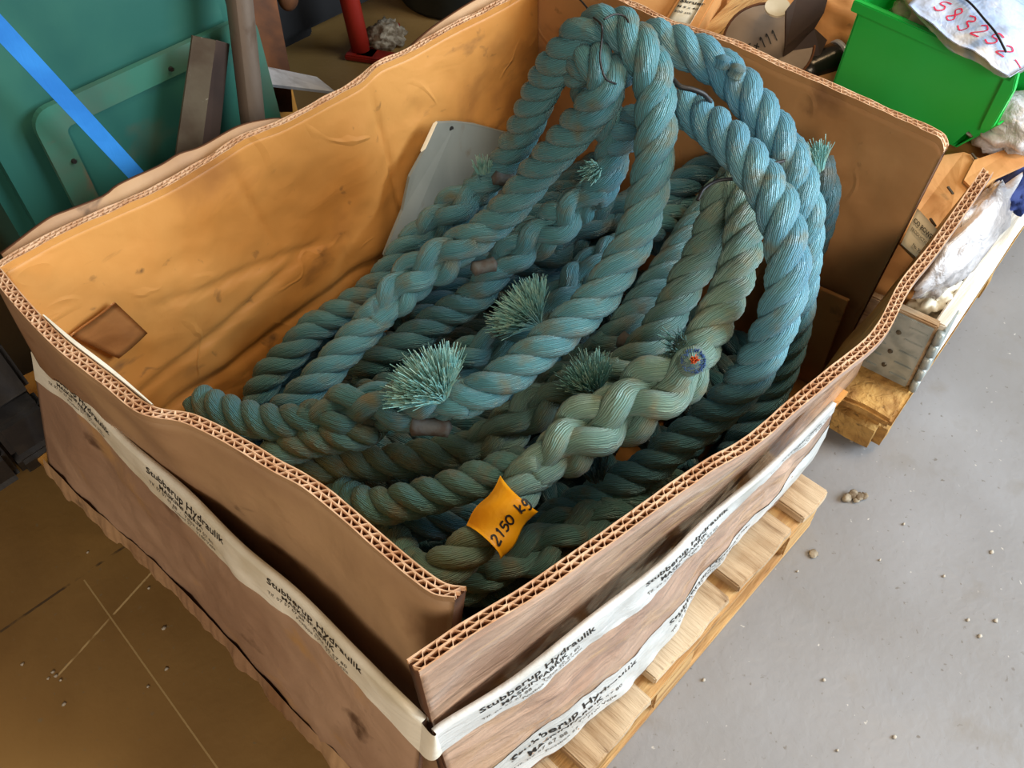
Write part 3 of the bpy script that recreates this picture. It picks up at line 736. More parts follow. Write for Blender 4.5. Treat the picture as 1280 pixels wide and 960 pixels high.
# 3: outer arch on the right
r3 = sling('pale blue rope forming the outer arch on the right of the knot', Z(930, 130, .85))
rope([(775, 95, .86), (790, 66, .90), (817, 49, .925), (853, 60, .93), (883, 74, .925), (915, 98, .905), (945, 134, .885), (968, 166, .865), (988, 199, .84), (999, 232, .81), (1005, 264, .78), (1005, 300, .73),
      (1000, 345, .67), (994, 390, .60), (986, 430, .53), (968, 480, .44), (942, 530, .36), (915, 570, .29)], r3, BLUE, D, .9)
stub(r3, (902, 84, .93), (905, 72, .945), .013, BLUE, 'strand_end')
stub(r3, (918, 95, .925), (923, 84, .94), .013, BLUE, 'strand_end')
# 4: inner arch running down the right wall
r4 = sling('pale blue rope of the inner arch, running down beside the bowed side panel', Z(960, 300, .8))
rope([(770, 180, .76), (800, 148, .82), (830, 133, .86), (858, 136, .885), (893, 161, .895), (925, 189, .895), (949, 219, .885), (968, 251, .87), (980, 287, .85), (985, 325, .82), (983, 357, .79), (973, 396, .75),
      (957, 434, .70), (940, 466, .65), (916, 496, .60), (888, 521, .555), (861, 543, .52), (838, 561, .49), (812, 583, .455), (770, 606, .42), (725, 630, .385), (680, 655, .35), (640, 690, .31)], r4, BLUE, D, 2.4, GREEN)
# 5: hanging loop with the big splice and the yellow tag
r5 = sling('olive green rope with the big plaited splice and the yellow weight tag', Z(760, 500, .6))
rope([(425, 616, .39), (452, 630, .455), (488, 632, .485), (521, 623, .51), (557, 614, .53), (590, 602, .55), (625, 590, .57), (652, 580, .585)], r5, GREEN, D * .96, .2)
d5 = rope([(490, 668, .38), (512, 712, .46), (545, 714, .51), (572, 698, .535), (600, 673, .555), (622, 650, .57), (643, 622, .585), (662, 594, .60, 's'), (700, 562, .62), (750, 528, .64), (800, 500, .66), (845, 473, .68), (874, 437, .695, 'r'),
      (888, 412, .705), (902, 386, .715), (914, 358, .73), (924, 328, .75), (931, 295, .77), (932, 258, .785), (921, 226, .79), (909, 240, .775), (898, 264, .75), (885, 302, .705), (872, 328, .675), (855, 358, .645), (842, 384, .62), (822, 415, .595), (800, 440, .57), (778, 460, .55, 's'),
      (740, 478, .525), (702, 494, .505), (669, 510, .49), (635, 534, .475), (602, 554, .46), (576, 563, .455, 'r'), (537, 570, .445), (501, 576, .435), (462, 580, .42), (423, 580, .41), (387, 588, .39), (352, 602, .36)], r5, OLIVE, D, 1.1, None, [1.16, 0.9])
# cut strand with blue face and orange core beside the big splice
stub(r5, (852, 462, .69), (868, 450, .752), .021, OLIVE, 'cut_strand')
tuft(r5, (866, 452, .748), (870, 448, .775), 480, .5, .010, 'cut_face', CUTBLUE, .014)
tuft(r5, (867, 451, .752), (871, 447, .78), 50, .08, .018, 'marker_core', ORANGE, .004)
tuft(r5, (742, 488, .555), (724, 446, .62), 450, .75, .06)
tuft(r5, (848, 430, .70), (832, 418, .74), 60, .5, .03, 'loose_fibres', GREEN)
# 6 ... lower slings
r6 = sling('spliced rope with the widest frayed tuft, crossing under the middle leg', Z(660, 400, .5))
rope([(860, 250, .52), (825, 278, .52), (785, 303, .53, 's'), (750, 328, .535), (712, 365, .525), (670, 405, .515), (630, 428, .505), (590, 446, .495), (550, 466, .48, 'r'), (505, 480, .46), (470, 490, .44), (440, 505, .40)], r6, TEAL, D * .95, .7)
tuft(r6, (670, 404, .575), (638, 374, .62), 750, 1.1, .074)
r7 = sling('grey green rope between the middle leg and the hanging loop, ending in a taped tip', Z(820, 350, .55))
rope([(905, 232, .60), (880, 268, .60), (858, 298, .595), (836, 333, .575), (814, 363, .555), (796, 388, .54), (780, 410, .53), (762, 428, .51, 's'), (730, 455, .48), (695, 480, .45), (660, 500, .42)], r7, GREEN, D * .95, 1.9)
stub(r7, (776, 424, .565), (792, 432, .565), .016)
r8 = sling('short dark rope end with a bushy tuft against the end panel', Z(1024, 240, .68))
rope([(985, 360, .40), (1010, 310, .52), (1023, 270, .62), (1025, 235, .69), (1018, 205, .735)], r8, DEEP, D * 1.05, .3)
tuft(r8, (1020, 215, .745), (1006, 182, .785), 300, .65, .05)
r9 = sling('spliced rope in the front corner below the yellow tag', Z(690, 670, .4))
rope([(840, 590, .36), (800, 618, .385), (768, 636, .40, 's'), (725, 655, .41), (690, 674, .415), (650, 696, .415), (612, 714, .41, 'r'), (575, 735, .38), (540, 745, .34)], r9, GREEN, D, .5)
tuft(r9, (745, 598, .46), (738, 575, .50), 120, .5, .055, 'loose_fibres', DEEP)
r10 = sling('dark rope lying across the back under the arches', Z(840, 240, .5))
rope([(935, 195, .56), (900, 206, .57), (868, 220, .57), (835, 242, .55), (795, 252, .53, 's'), (760, 268, .51), (725, 295, .48), (690, 320, .46, 'r'), (660, 335, .44), (630, 360, .41)], r10, DEEP, D, 1.2)
r11 = sling('dark rope running along the foot of the back panel', Z(450, 400, .33))
rope([(640, 255, .48), (590, 290, .46), (545, 325, .43), (500, 352, .40), (450, 385, .37), (405, 415, .34), (365, 455, .31), (345, 490, .28)], r11, DEEP, D, .1)
r12 = sling('dark rope curled below the olive rope in the front corner', Z(520, 660, .35))
rope([(640, 625, .40), (600, 640, .405), (560, 650, .41), (520, 655, .405), (492, 662, .39), (478, 680, .36), (500, 705, .34), (545, 725, .33), (600, 738, .33), (650, 742, .32)], r12, DEEP, D * .95, 2.2)
r13 = sling('dark rope across the bottom of the heap below the blue striped leg', Z(520, 530, .38))
rope([(660, 520, .37), (610, 525, .38), (560, 545, .37), (500, 550, .36), (440, 560, .36), (390, 570, .35), (350, 575, .33)], r13, DEEP, D, 1.0)
r14 = sling('lowest dark rope seen through the gaps beside the side panel', Z(900, 500, .33))
rope([(960, 420, .35), (945, 470, .33), (910, 510, .33), (870, 545, .32), (820, 580, .31), (760, 625, .30), (700, 670, .28), (650, 720, .27)], r14, DEEP, D, .4)
r15 = sling('dark rope deep in the heap between the middle leg and the front splice', Z(640, 480, .35))
rope([(850, 420, .38), (800, 470, .37), (740, 520, .37), (690, 560, .38), (640, 590, .37), (580, 600, .35), (520, 600, .33), (450, 600, .31)], r15, DEEP, D, 1.7)
r16 = sling('dark rope deep in the heap behind the middle leg', Z(700, 330, .38))
rope([(930, 300, .40), (880, 330, .41), (820, 300, .42), (760, 290, .41), (700, 340, .40), (640, 400, .39), (570, 430, .37), (500, 470, .34), (430, 500, .31)], r16, DEEP, D, 2.7)
r17 = sling('dark rope under the left splices near the fold of the front panel', Z(420, 500, .33))
rope([(580, 480, .38), (520, 460, .37), (460, 470, .36), (410, 500, .35), (360, 520, .34), (310, 535, .32), (290, 560, .29)], r17, DEEP, D, .8)
r18 = sling('dark rope coiled on the box floor under the knot', Z(780, 200, .4))
rope([(960, 240, .36), (900, 250, .38), (850, 210, .40), (790, 190, .42), (740, 210, .42), (690, 250, .40), (640, 300, .38), (580, 350, .36), (520, 400, .33)], r18, DEEP, D, .8)

# bottom layer, glimpsed through the gaps
def wrope(W, root, mat, ph):
    rope_section(crom(W, 8), root, mat, 'r', D, ph)
for k in range(9):
    y = .095 + k * .092
    bt = thing('rope_sling', 'dark teal rope of the bottom layer, glimpsed between the upper ropes', 'rope', (.6, y, .2), 'bottom layer of ropes in the box')
    wrope([Vector((.09 + i * .17, y + .022 * math.sin(i * 1.3 + k), .215 + .012 * math.sin(i * 2.1 + k * 2))) for i in range(7)], bt, DEEP, k * .7)
for k in range(11):
    x = .13 + k * .092
    bt = thing('rope_sling', 'dark teal rope of the second layer, glimpsed between the upper ropes', 'rope', (x, .45, .26), 'second layer of ropes in the box')
    wrope([Vector((x + .03 * math.sin(j * 1.1 + k) - .02 * j + .05, .10 + j * .15, .283 + .010 * math.sin(j * 2 + k))) for j in range(6)], bt, DEEP, k * .5)

# yellow tag wrapped on the rope, with its handwriting
tc_ = Z(626, 648, .568); ax = (Z(651, 614, .59) - Z(601, 682, .556)).normalized()
view = (CAM - tc_).normalized(); side = ax.cross(view).normalized(); fr = side.cross(ax).normalized()
if fr.dot(view) < 0: fr = -fr
side = fr.cross(ax).normalized()   # screen-right-ish, below the rope axis
HW = .038; RR = D * .60
def tagpt(x, y, lift=0.0):
    """x along the rope (-HW..HW), y round the rope, metres"""
    a = y / RR; lim = 1.15
    cr = tc_ + fr * .004
    wv = .003 * math.sin(x * 90 + y * 60)
    if abs(a) <= lim:
        p = cr + ax * x + (fr * math.cos(a) + side * math.sin(a)) * (RR + lift + wv); nr = fr * math.cos(a) + side * math.sin(a)
    else:
        sg = 1 if a > 0 else -1; b = lim * sg
        nr = fr * math.cos(b) + side * math.sin(b); tg = (-fr * math.sin(b) + side * math.cos(b))
        p = cr + ax * x + nr * (RR + lift + wv) + tg * (y - b * RR) * 1.0
    return p, nr
v = []; f = []; NX, NY = 14, 24
for k in (0, 1):
    for i in range(NX + 1):
        for j in range(NY + 1):
            y = (-.045 + .090 * j / NY); x = (-HW + 2 * HW * i / NX) * (1.0 + .14 * abs(y / .045) ** 2) + .10 * y
            v.append(tagpt(x, y, 0 if k == 0 else -.0015)[0])
H = NY + 1; O = (NX + 1) * H
for i in range(NX):
    for j in range(NY):
        a = i * H + j; f.append((a, a + 1, a + H + 1, a + H)); f.append((O + a, O + a + H, O + a + H + 1, O + a + 1))
for i in range(NX):
    for j in (0, NY): a = i * H + j; f.append((a, a + H, O + a + H, O + a))
for j in range(NY):
    for i in (0, NX): a = i * H + j; f.append((a, a + 1, O + a + 1, O + a))
yt = mesh('weight_tag', v, f, YELLOW, r5, True); yt['label'] = 'yellow tape tag with 2150 kg written in black'
handwriting('handwritten_weight', '2150 kg', lambda x, y: tagpt(x - .036, -.020 + y),   .0155, .0032, INK, yt, .72, .1)

# wire tie at the knot
wt = thing('wire_tie', 'thin black wire tying the rope arch to the box corner', 'wire', Z(748, 28, 1.0))
K = Z(750, 30, 1.02)
cD = Vector((1.19, .915, .80))
tube('wire_lead', [K, K.lerp(cD, .35) + Vector((0, 0, .02)), K.lerp(cD, .7) + Vector((0, 0, .01)), cD], .0016, BLACKWIRE, wt, 8, 8)
tube('wire_loop', [Z(742, 22, 1.045), Z(752, 32, 1.05), Z(752, 50, 1.03), Z(750, 75, 1.01), Z(757, 98, .99), Z(770, 105, .965)], .0016, BLACKWIRE, wt, 8, 8)
tube('wire_loop', [Z(755, 24, 1.05), Z(768, 18, 1.05), Z(780, 20, 1.045), Z(786, 28, 1.04)], .0016, BLACKWIRE, wt, 8, 8)
ct = tag(tube('cord_tie', [Z(872, 250, .82), Z(880, 236, .825), Z(897, 226, .83), Z(920, 224, .835), Z(935, 230, .835)], .0028, BLACKWIRE, None, 8, 8), 'thin black cord round the top of the hanging olive loop', 'cord')
ct2 = tag(tube('cord_tie', [Z(840, 98, .955), Z(850, 108, .95), Z(866, 112, .945), Z(880, 118, .935), Z(888, 128, .92)], .004, BLACKWIRE, None, 8, 8), 'black cord lashed between the two blue arches', 'cord')
ct3 = tag(tube('cable_tie', [Z(958, 206, .895), Z(968, 204, .905), Z(980, 201, .90)], .0025, BLACKWIRE, None, 8, 6), 'small black cable tie on the outer arch', 'tie')

# ------------------------------------------------------------------ left background: teal machine, strap, angle iron, pipe
TM = thing('teal_machine', 'teal painted steel machine cabinet with a recessed door panel behind the box', 'machine', (.36, 1.4, 0))
YM = 1.2
box('cabinet_body', .365, YM + .32, .80, .55, .60, 1.6, TEALPAINT, TM, .03)
# raised trim frame round the recessed panel
X0, X1, Z1, Z0 = .190, .66, .846, .25
def roundrect(x0, x1, z0, z1, r, n=6):
    out = []
    for cx, cz, a0 in ((x1 - r, z1 - r, 0), (x0 + r, z1 - r, PI / 2), (x0 + r, z0 + r, PI), (x1 - r, z0 + r, 1.5 * PI)):
        for k in range(n + 1): a = a0 + PI / 2 * k / n; out.append((cx + r * math.cos(a), cz + r * math.sin(a)))
    return out
o_ = roundrect(X0, X1, Z0, Z1, .035); i_ = roundrect(X0 + .048, X1 - .048, Z0 + .048, Z1 - .048, .012)
n_ = len(o_); v = [(x, YM, z) for x, z in o_] + [(x, YM - .014, z) for x, z in o_] + [(x, YM - .014, z) for x, z in i_] + [(x, YM + .0, z) for x, z in i_]
f = []
for k in range(n_):
    q = (k + 1) % n_
    for r in range(3): f.append((r * n_ + k, r * n_ + q, (r + 1) * n_ + q, (r + 1) * n_ + k))
mesh('door_frame', v, f, TEALFRAME, TM, False)
box('door_panel', (X0 + X1) / 2, YM - .002, (Z0 + Z1) / 2, X1 - X0 - .09, .008, Z1 - Z0 - .09, TEALPAINT, TM, .002)
for x, z in ((.225, .735), (.46, .815), (.225, .55)):
    b = bmesh.new(); bmesh.ops.create_cone(b, cap_ends=True, segments=12, radius1=.005, radius2=.004, depth=.006)
    bmesh.ops.rotate(b, verts=b.verts, matrix=Matrix.Rotation(PI / 2, 3, 'X')); bmesh.ops.translate(b, verts=b.verts, vec=(x, YM - .016, z)); bmobj('bolt', b, BLACKWIRE, TM)
# strap
A = PY(-14, 22, 1.10); B_ = PY(178, 228, 1.12); d = (B_ - A).normalized(); B_ = B_ + d * .25; A = A - d * .3
wv = Vector((d.z, 0, -d.x)).normalized() * .0145; n_ = 24; v = []; f = []
for i in range(n_ + 1):
    c = A.lerp(B_, i / n_) + Vector((0, -.015 * math.sin(PI * i / n_), 0)); tw = .25 * math.sin(i * .2)
    ww = wv + Vector((0, tw * .01, 0))
    for sgn, dy in ((1, 0), (-1, 0), (-1, .003), (1, .003)): v.append(c + ww * sgn + Vector((0, dy, 0)))
for i in range(n_):
    for k in range(4): a = i * 4 + k; b = i * 4 + (k + 1) % 4; f.append((a, b, b + 4, a + 4))
f += [(0, 1, 2, 3), (n_ * 4 + 3, n_ * 4 + 2, n_ * 4 + 1, n_ * 4)]
tag(mesh('ratchet_strap', v, f, STRAP, None, False), 'bright blue webbing strap slanting in front of the teal machine', 'strap')
# angle iron: two leaves
AI = thing('angle_iron', 'dull grey angle iron leaning against the teal machine beside the pipe', 'iron bar', PY(236, 190, 1.1))
a0, a1, a2 = PY(241, 45, 1.13), PY(270, 51, 1.11), PY(287, 56, 1.15)
b0, b1, b2 = PY(212, 250, 1.12), PY(245, 240, 1.10), PY(268, 230, 1.14)
dn = (b1 - a1)
slab('leaf', [a0, a1, a1 + dn * 2.0, a0 + (b0 - a0) * 2.0], .004, (0, 1, .1), IRON, AI)
slab('leaf', [a1, a2, a2 + (b2 - a2) * 2.0, a1 + dn * 2.0], .004, (.6, 1, 0), DARKBROWN, AI)
p0 = PY(296, -30, 1.14); p1 = PY(317, 160, 1.12); p1 = p1 + (p1 - p0) * 1.6
tag(tube('steel_pipe', [p0 - (p1 - p0) * .15, p0.lerp(p1, .5), p1], .0245, STEEL, None, 24, 4), 'brown grey steel pipe standing upright beside the angle iron', 'pipe')
# dark corner behind
RP = slab('rusty_plate', [PY(312, -20, 1.42), PY(342, -20, 1.42), PY(362, 85, 1.38), PY(366, 140, 1.36), PY(316, 140, 1.36)], .012, (0, 1, 0), RUST)
tag(RP, 'brown rusty steel plate standing behind the pipe', 'plate')
sb0 = PY(322, 92, 1.30); sb1 = PY(412, 113, 1.28)
sv = (PY(330, 104, 1.30) - PY(328, 84, 1.34))
SB = slab('steel_flat_bar', [PY(318, 80, 1.36), PY(396, 96, 1.36), PY(420, 115, 1.29), PY(320, 103, 1.29)], .008, (0, .3, -1), SILVER)
tag(SB, 'bare grey flat bar sticking out from behind the pipe', 'iron bar')
# bearing block with a bore under the bar
BB = thing('bearing_block', 'tan block with a dark round bore under the flat bar', 'block', PY(347, 140, 1.42))
bb = PY(348, 128, 1.45)
box('block_body', bb.x, bb.y + .05, (bb.z + .07) / 2, .11, .10, bb.z + .07, PLY, BB, .012)
b = bmesh.new(); bmesh.ops.create_cone(b, cap_ends=True, segments=20, radius1=.020, radius2=.018, depth=.03)
bmesh.ops.rotate(b, verts=b.verts, matrix=Matrix.Rotation(PI / 2, 3, 'X')); bmesh.ops.translate(b, verts=b.verts, vec=(bb.x, bb.y - .005, bb.z + .012)); bmobj('bore', b, BLACKPAINT, BB)
# red jack post with foot
fp = Z(462, 62, 0.01)
RJ = thing('red_post', 'red painted steel post with an angled foot in the dark behind the box', 'post', fp)
tube('upright', [fp + Vector((-.03, .01, 0)), fp + Vector((-.05, .03, .5)), fp + Vector((-.06, .05, 1.0))], .035, REDPAINT, RJ, 12, 4)
box('foot', fp.x + .06, fp.y + .02, .012, .26, .07, .02, REDPAINT, RJ, .004, Matrix.Rotation(.45, 3, 'Z'))
box('foot', fp.x - .02, fp.y - .06, .012, .07, .22, .02, REDPAINT, RJ, .004, Matrix.Rotation(.45, 3, 'Z'))
# black cabinet and drum
BC = thing('black_machine', 'black machine housing standing in the dark far behind the pipe', 'machine', (1.35, 3.1, 0))
box('housing', 1.12, 2.80, .55, 1.5, .9, 1.0, BLACKPAINT, BC, .02)
box('unseen_light_blocker', 1.35, 1.80, 1.10, 1.3, 1.1, .12, BLACKPAINT, BC, .02)  # added slab out of view, keeps lamp light off the floor behind the box
box('plinth', 1.0, 2.80, .03, 1.1, .8, .06, BLACKPAINT, BC, .01)
dr = Z(545, 45, 0.0)
DRM = thing('oil_drum', 'dark green drum beyond the torn flap of the back panel', 'drum', dr)
prof = [(0, 0), (.27, 0), (.28, .02), (.28, .30), (.29, .31), (.28, .32), (.28, .58), (.29, .59), (.28, .60), (.28, .86), (.285, .88), (.27, .88), (.265, .86), (0, .86)]
v = []; f = []; ns = 40
for r, z in prof:
    for k in range(ns): a = 2 * PI * k / ns; v.append((dr.x + .34 + r * math.cos(a), dr.y + .18 + r * math.sin(a), z))
for i in range(len(prof) - 1):
    for k in range(ns): q = (k + 1) % ns; f.append((i * ns + k, i * ns + q, (i + 1) * ns + q, (i + 1) * ns + k))
mesh('drum_shell', v, f, DARKGREEN, DRM, True)
oc = PY(360, -4, 1.6)
b = bmesh.new(); bmesh.ops.create_uvsphere(b, u_segments=20, v_segments=12, radius=.030); bmesh.ops.scale(b, vec=(1, .6, 1.2), verts=b.verts); bmesh.ops.translate(b, verts=b.verts, vec=oc)
bmesh.ops.create_cone(b, cap_ends=True, segments=14, radius1=.012, radius2=.012, depth=.2, matrix=Matrix.Translation(oc + Vector((0, .0, .11))))
tag(bmobj('orange_knob', b, RUST, None, True), 'rusty orange rounded knob on a stem at the very top edge', 'knob')
# ball of clear plastic on the floor, its dim light put into a duller colour
def crumple(name, c, sx, sy, sz, mat, parent=None, seed=0, amp=.35, sub=4, fq=3.0):
    b = bmesh.new(); bmesh.ops.create_icosphere(b, subdivisions=sub, radius=1)
    for v in b.verts:
        n0 = v.co.normalized(); q = n0 * fq + Vector((seed, seed * .7, 0))
        k = 1 + amp * (noise.fractal(q, 1.0, 2.0, 3) * .8 + (abs(noise.noise(q * 1.7)) - .25) * 1.1)
        v.co = Vector((n0.x * sx, n0.y * sy, n0.z * sz)) * k
    bmesh.ops.translate(b, verts=b.verts, vec=c)
    return bmobj(name, b, mat, parent, True)
tag(crumple('crumpled_film', Z(482, 44, .04), .07, .06, .05, DEBRIS, None, 3), 'crumpled film, coloured dull to look dimly lit, lying by the red post', 'plastic')

# ------------------------------------------------------------------ tyre at the left edge
tcx, tcy, tcz, trr, tww = -.160, 1.475, .40, .385, .20
TY = thing('tyre', 'black rubber tyre with deep tread blocks at the left edge', 'tyre', (tcx, tcy, 0))
prof = [(-.5, .62), (-.5, .80), (-.46, .90), (-.42, .93), (.42, .93), (.46, .90), (.5, .80), (.5, .62), (.3, .58), (-.3, .58)]
v = []; f = []; ns = 48
for xx, rr in prof:
    for k in range(ns): a = 2 * PI * k / ns; v.append((tcx + xx * tww, tcy + trr * rr * math.cos(a), tcz + trr * rr * math.sin(a)))
for i in range(len(prof)):
    for k in range(ns): q = (k + 1) % ns; i2 = (i + 1) % len(prof); f.append((i * ns + k, i * ns + q, i2 * ns + q, i2 * ns + k))
mesh('carcass', v, f, RUBBER, TY, True)
lug = None
for k in range(16):
    for row in (-1, 1):
        a = 2 * PI * (k + (.5 if row > 0 else 0)) / 16
        if lug is None:
            b = bmesh.new(); bmesh.ops.create_cube(b, size=1); bmesh.ops.scale(b, vec=(tww * .50, .116, .05), verts=b.verts); bmesh.ops.bevel(b, geom=b.edges, offset=.010, segments=2, affect='EDGES')
            lug = bmobj('tread_block', b, RUBBER, TY); o = lug
        else:
            o = lug.copy(); COL.objects.link(o)
        o.parent = TY; o.matrix_parent_inverse = Matrix.Translation(-TY.location)
        o.matrix_basis = Matrix.Translation((tcx + row * tww * .265, tcy + trr * .96 * math.cos(a), tcz + trr * .96 * math.sin(a))) @ Matrix.Rotation(a - PI / 2, 4, 'X')
tag(slab('plywood_offcut', [Z(28, 470, .28), Z(60, 455, .28), Z(72, 560, .22), Z(66, 592, .20), Z(20, 548, .22), Z(26, 510, .25)], .022, (0, 0, -1), PLY), 'yellow plywood offcut with a splintered edge between tyre and box', 'board')

# ------------------------------------------------------------------ right: second pallet with collar
P2 = thing('wooden_pallet', 'worn wooden pallet under the wooden collar on the right', 'pallet', (1.9, .4, 0))
R5 = Matrix.Rotation(math.radians(4.5), 3, 'Z'); C0 = Vector((1.335, -.085, 0))
def rp(x, y, z): return C0 + R5 @ Vector((x, y, z))
for i, y in enumerate((.06, .23, .40, .57)):
    c = rp(.50, y, .128); box('deck_board', c.x, c.y, c.z, 1.25, .15, .024, WORN_WOOD, P2, .008, R5, .006, 3)
for x in (-.06, .55, 1.05):
    for y in (.06, .32, .57):
        c = rp(x, y, .06); box('block', c.x, c.y, c.z, .13, .14, .112, WORN_WOOD, P2, .022, R5, .006, 3)
CO = thing('pallet_collar', 'pale wooden pallet collar with steel corner hinge on the right', 'pallet collar', rp(.5, .4, .14))
c = rp(.55, .0, .242); box('long_board', c.x, c.y, c.z, 1.10, .024, .196, PALE_WOOD, CO, .003, R5, .003, 6)
c = rp(.0, .32, .242); box('short_board', c.x, c.y, c.z, .022, .64, .196, WOOD, CO, .003, R5)
c = rp(.55, .64, .242); box('long_board', c.x, c.y, c.z, 1.10, .022, .196, PALE_WOOD, CO, .003, R5)
c = rp(1.1, .32, .242); box('short_board', c.x, c.y, c.z, .022, .64, .196, WOOD, CO, .003, R5)
# hinge: two leaves with embossed ribs, knuckle, rivets
def hb(nm, x, y, z, sx, sy, sz, par, bev=.0015):
    c = rp(x, y, z); return box(nm, c.x, c.y, c.z, sx, sy, sz, GALV, par, bev, R5)
hg = hb('corner_hinge', -.0135, .058, .238, .004, .105, .19, CO)
hb('hinge_leaf', .035, -.0135, .238, .075, .004, .19, CO)
for k in range(5):
    hb('rib', -.0165, .030, .165 + k * .036, .004, .040, .006, hg, .0012)
    hb('rib', -.0165, .092, .165 + k * .036, .004, .024, .006, hg, .0012)
for k in range(5):
    c = rp(-.012, -.010, .160 + k * .038)
    b = bmesh.new(); bmesh.ops.create_cone(b, cap_ends=True, segments=14, radius1=.0085, radius2=.0085, depth=.033); bmesh.ops.translate(b, verts=b.verts, vec=c); bmobj('knuckle', b, GALV, hg, True)
for z in (.18, .225, .285):
    c = rp(-.018, .066, z); b = bmesh.new(); bmesh.ops.create_cone(b, cap_ends=True, segments=14, radius1=.006, radius2=.004, depth=.004)
    bmesh.ops.rotate(b, verts=b.verts, matrix=Matrix.Rotation(-PI / 2, 3, 'Y')); bmesh.ops.translate(b, verts=b.verts, vec=c); bmobj('rivet', b, IRON, hg)

# carton inside the collar
C1 = thing('tan_carton', 'tan carton with stapled open flap under the green bin', 'carton', (1.6, .2, .14))
def shell(name, x0, x1, y0, y1, z0, z1, th, mat, parent, rot=None):
    cx, cy = (x0 + x1) / 2, (y0 + y1) / 2; r = rot or Matrix.Identity(3)
    def add(nm, x, y, z, sx, sy, sz):
        c = Vector((cx, cy, 0)) + r @ Vector((x - cx, y - cy, 0)); return box(nm, c.x, c.y, z, sx, sy, sz, mat, parent, .0015, r)
    zc = (z0 + z1) / 2; h = z1 - z0
    add('side', x0, cy, zc, th, y1 - y0, h); add('side', x1, cy, zc, th, y1 - y0, h)
    add('side', cx, y0, zc, x1 - x0, th, h); add('side', cx, y1, zc, x1 - x0, th, h)
    return add
R3_ = Matrix.Rotation(math.radians(3), 3, 'Z')
add = shell('c', 1.385, 2.0, .01, .55, .145, .56, .006, KRAFT_TAN, C1, R3_)
add('lid', 1.69, .28, .563, .63, .55, .006)
slab('lid_flap', [Z(1140, 200, .60), Z(1205, 190, .60), Z(1243, 205, .60), Z(1180, 300, .585), Z(1152, 330, .57), Z(1122, 300, .57)], .006, (0, 0, -1), KRAFT_TAN, C1)
lf = slab('lid_flap', [Z(1218, 200, .606), Z(1282, 178, .606), Z(1282, 205, .606), Z(1238, 225, .606), Z(1222, 242, .603), Z(1205, 225, .603)], .006, (0, 0, -1), KRAFT_TAN, C1)
for (x, y) in ((1218, 196), (1188, 238), (1166, 278)):
    p = Z(x, y, .604); box('staple', p.x, p.y, p.z, .022, .004, .003, IRON, C1, 0, Matrix.Rotation(.9, 3, 'Z'))
# printed label lying in the torn corner
lab = thing('printed_label', 'white printed label lying in the torn box corner', 'label', Z(1150, 290, .62))
q = [Z(1146, 262, .625), Z(1174, 290, .625), Z(1152, 328, .61), Z(1126, 306, .61)]
patch('label_paper', q, WHITE_LABEL, lab, (0, 0, 1), 6, .002, .002)
ex = (q[1] - q[0]); ey = (q[0] - q[3])
def lfn(x, y): return q[3] + ex * x + ey * y, Vector((0, 0, .006))
def printed2(name, rows, fn, mat, parent):
    v = []; f = []
    for (txt, x0, y0, size, bold) in rows:
        cu = bpy.data.curves.new('t', 'FONT'); cu.body = txt; cu.size = size; cu.offset = (.02 if bold else .004) * size; cu.resolution_u = 2
        ob_ = bpy.data.objects.new('t', cu); COL.objects.link(ob_); bpy.context.view_layer.update(); me = bpy.data.meshes.new_from_object(ob_); k0 = len(v)
        for qv in me.vertices: p, nr = fn(x0 + qv.co.x, y0 + qv.co.y); v.append(p + nr)
        f += [tuple(k0 + i for i in pl.vertices) for pl in me.polygons]
        bpy.data.objects.remove(ob_); bpy.data.curves.remove(cu); bpy.data.meshes.remove(me)
    return mesh(name, v, f, mat, parent, False)
printed2('label_print', [('CO POWER', .06, .62, .17, True), ('PRODUCTION', .10, .42, .12, False), ('No. 3504', .36, .14, .12, True)], lfn, INK, lab)

# green stacking bin on the carton
GB = thing('green_storage_bin', 'bright green plastic stacking bin on the tan carton', 'bin', (1.66, .22, .57))
bl = Z(1040, 107, .57); br = Z(1208, 192, .57)
tl = Z(1080, 14, .80)
e = (br - bl); LN = e.length * 1.02; e.normalize(); nx = Vector((-e.y, e.x, 0))
if nx.x < 0: nx = -nx
H = .205; Wd = .21; lean = .010
def gpt(u, wv_, h): # u along side, wv depth, h height; walls flare slightly
    sp = 1 + .05 * h / H
    return bl + e * (u * (1 - .01 * h / H) + .016 * h / H) + nx * (Wd / 2 + (wv_ - Wd / 2) * sp) + Vector((0, 0, h + .002))
side_poly = [(0, 0), (LN * .88, 0), (LN * .93, H * .22), (LN * .98, H * .18), (LN * 1.06, H * .42), (LN * 1.06, H * .80), (LN * 1.02, H), (0, H)]
for nm, w0 in (('side_wall', 0.0), ('side_wall', Wd)):
    slab(nm, [gpt(u, w0, h) for u, h in side_poly], .004, nx, GREENBIN, GB, .0012)
slab('back_wall', [gpt(0, 0, 0), gpt(0, Wd, 0), gpt(0, Wd, H), gpt(0, 0, H)], .004, e, GREENBIN, GB)
slab('bin_floor', [gpt(0, 0, 0), gpt(LN * .9, 0, 0), gpt(LN * .9, Wd, 0), gpt(0, Wd, 0)], .004, (0, 0, 1), GREENBIN, GB)
slab('front_lip', [gpt(LN * .9, 0, 0), gpt(LN * .9, Wd, 0), gpt(LN * 1.06, Wd, H * .42), gpt(LN * 1.06, 0, H * .42)], .004, e, GREENBIN, GB)
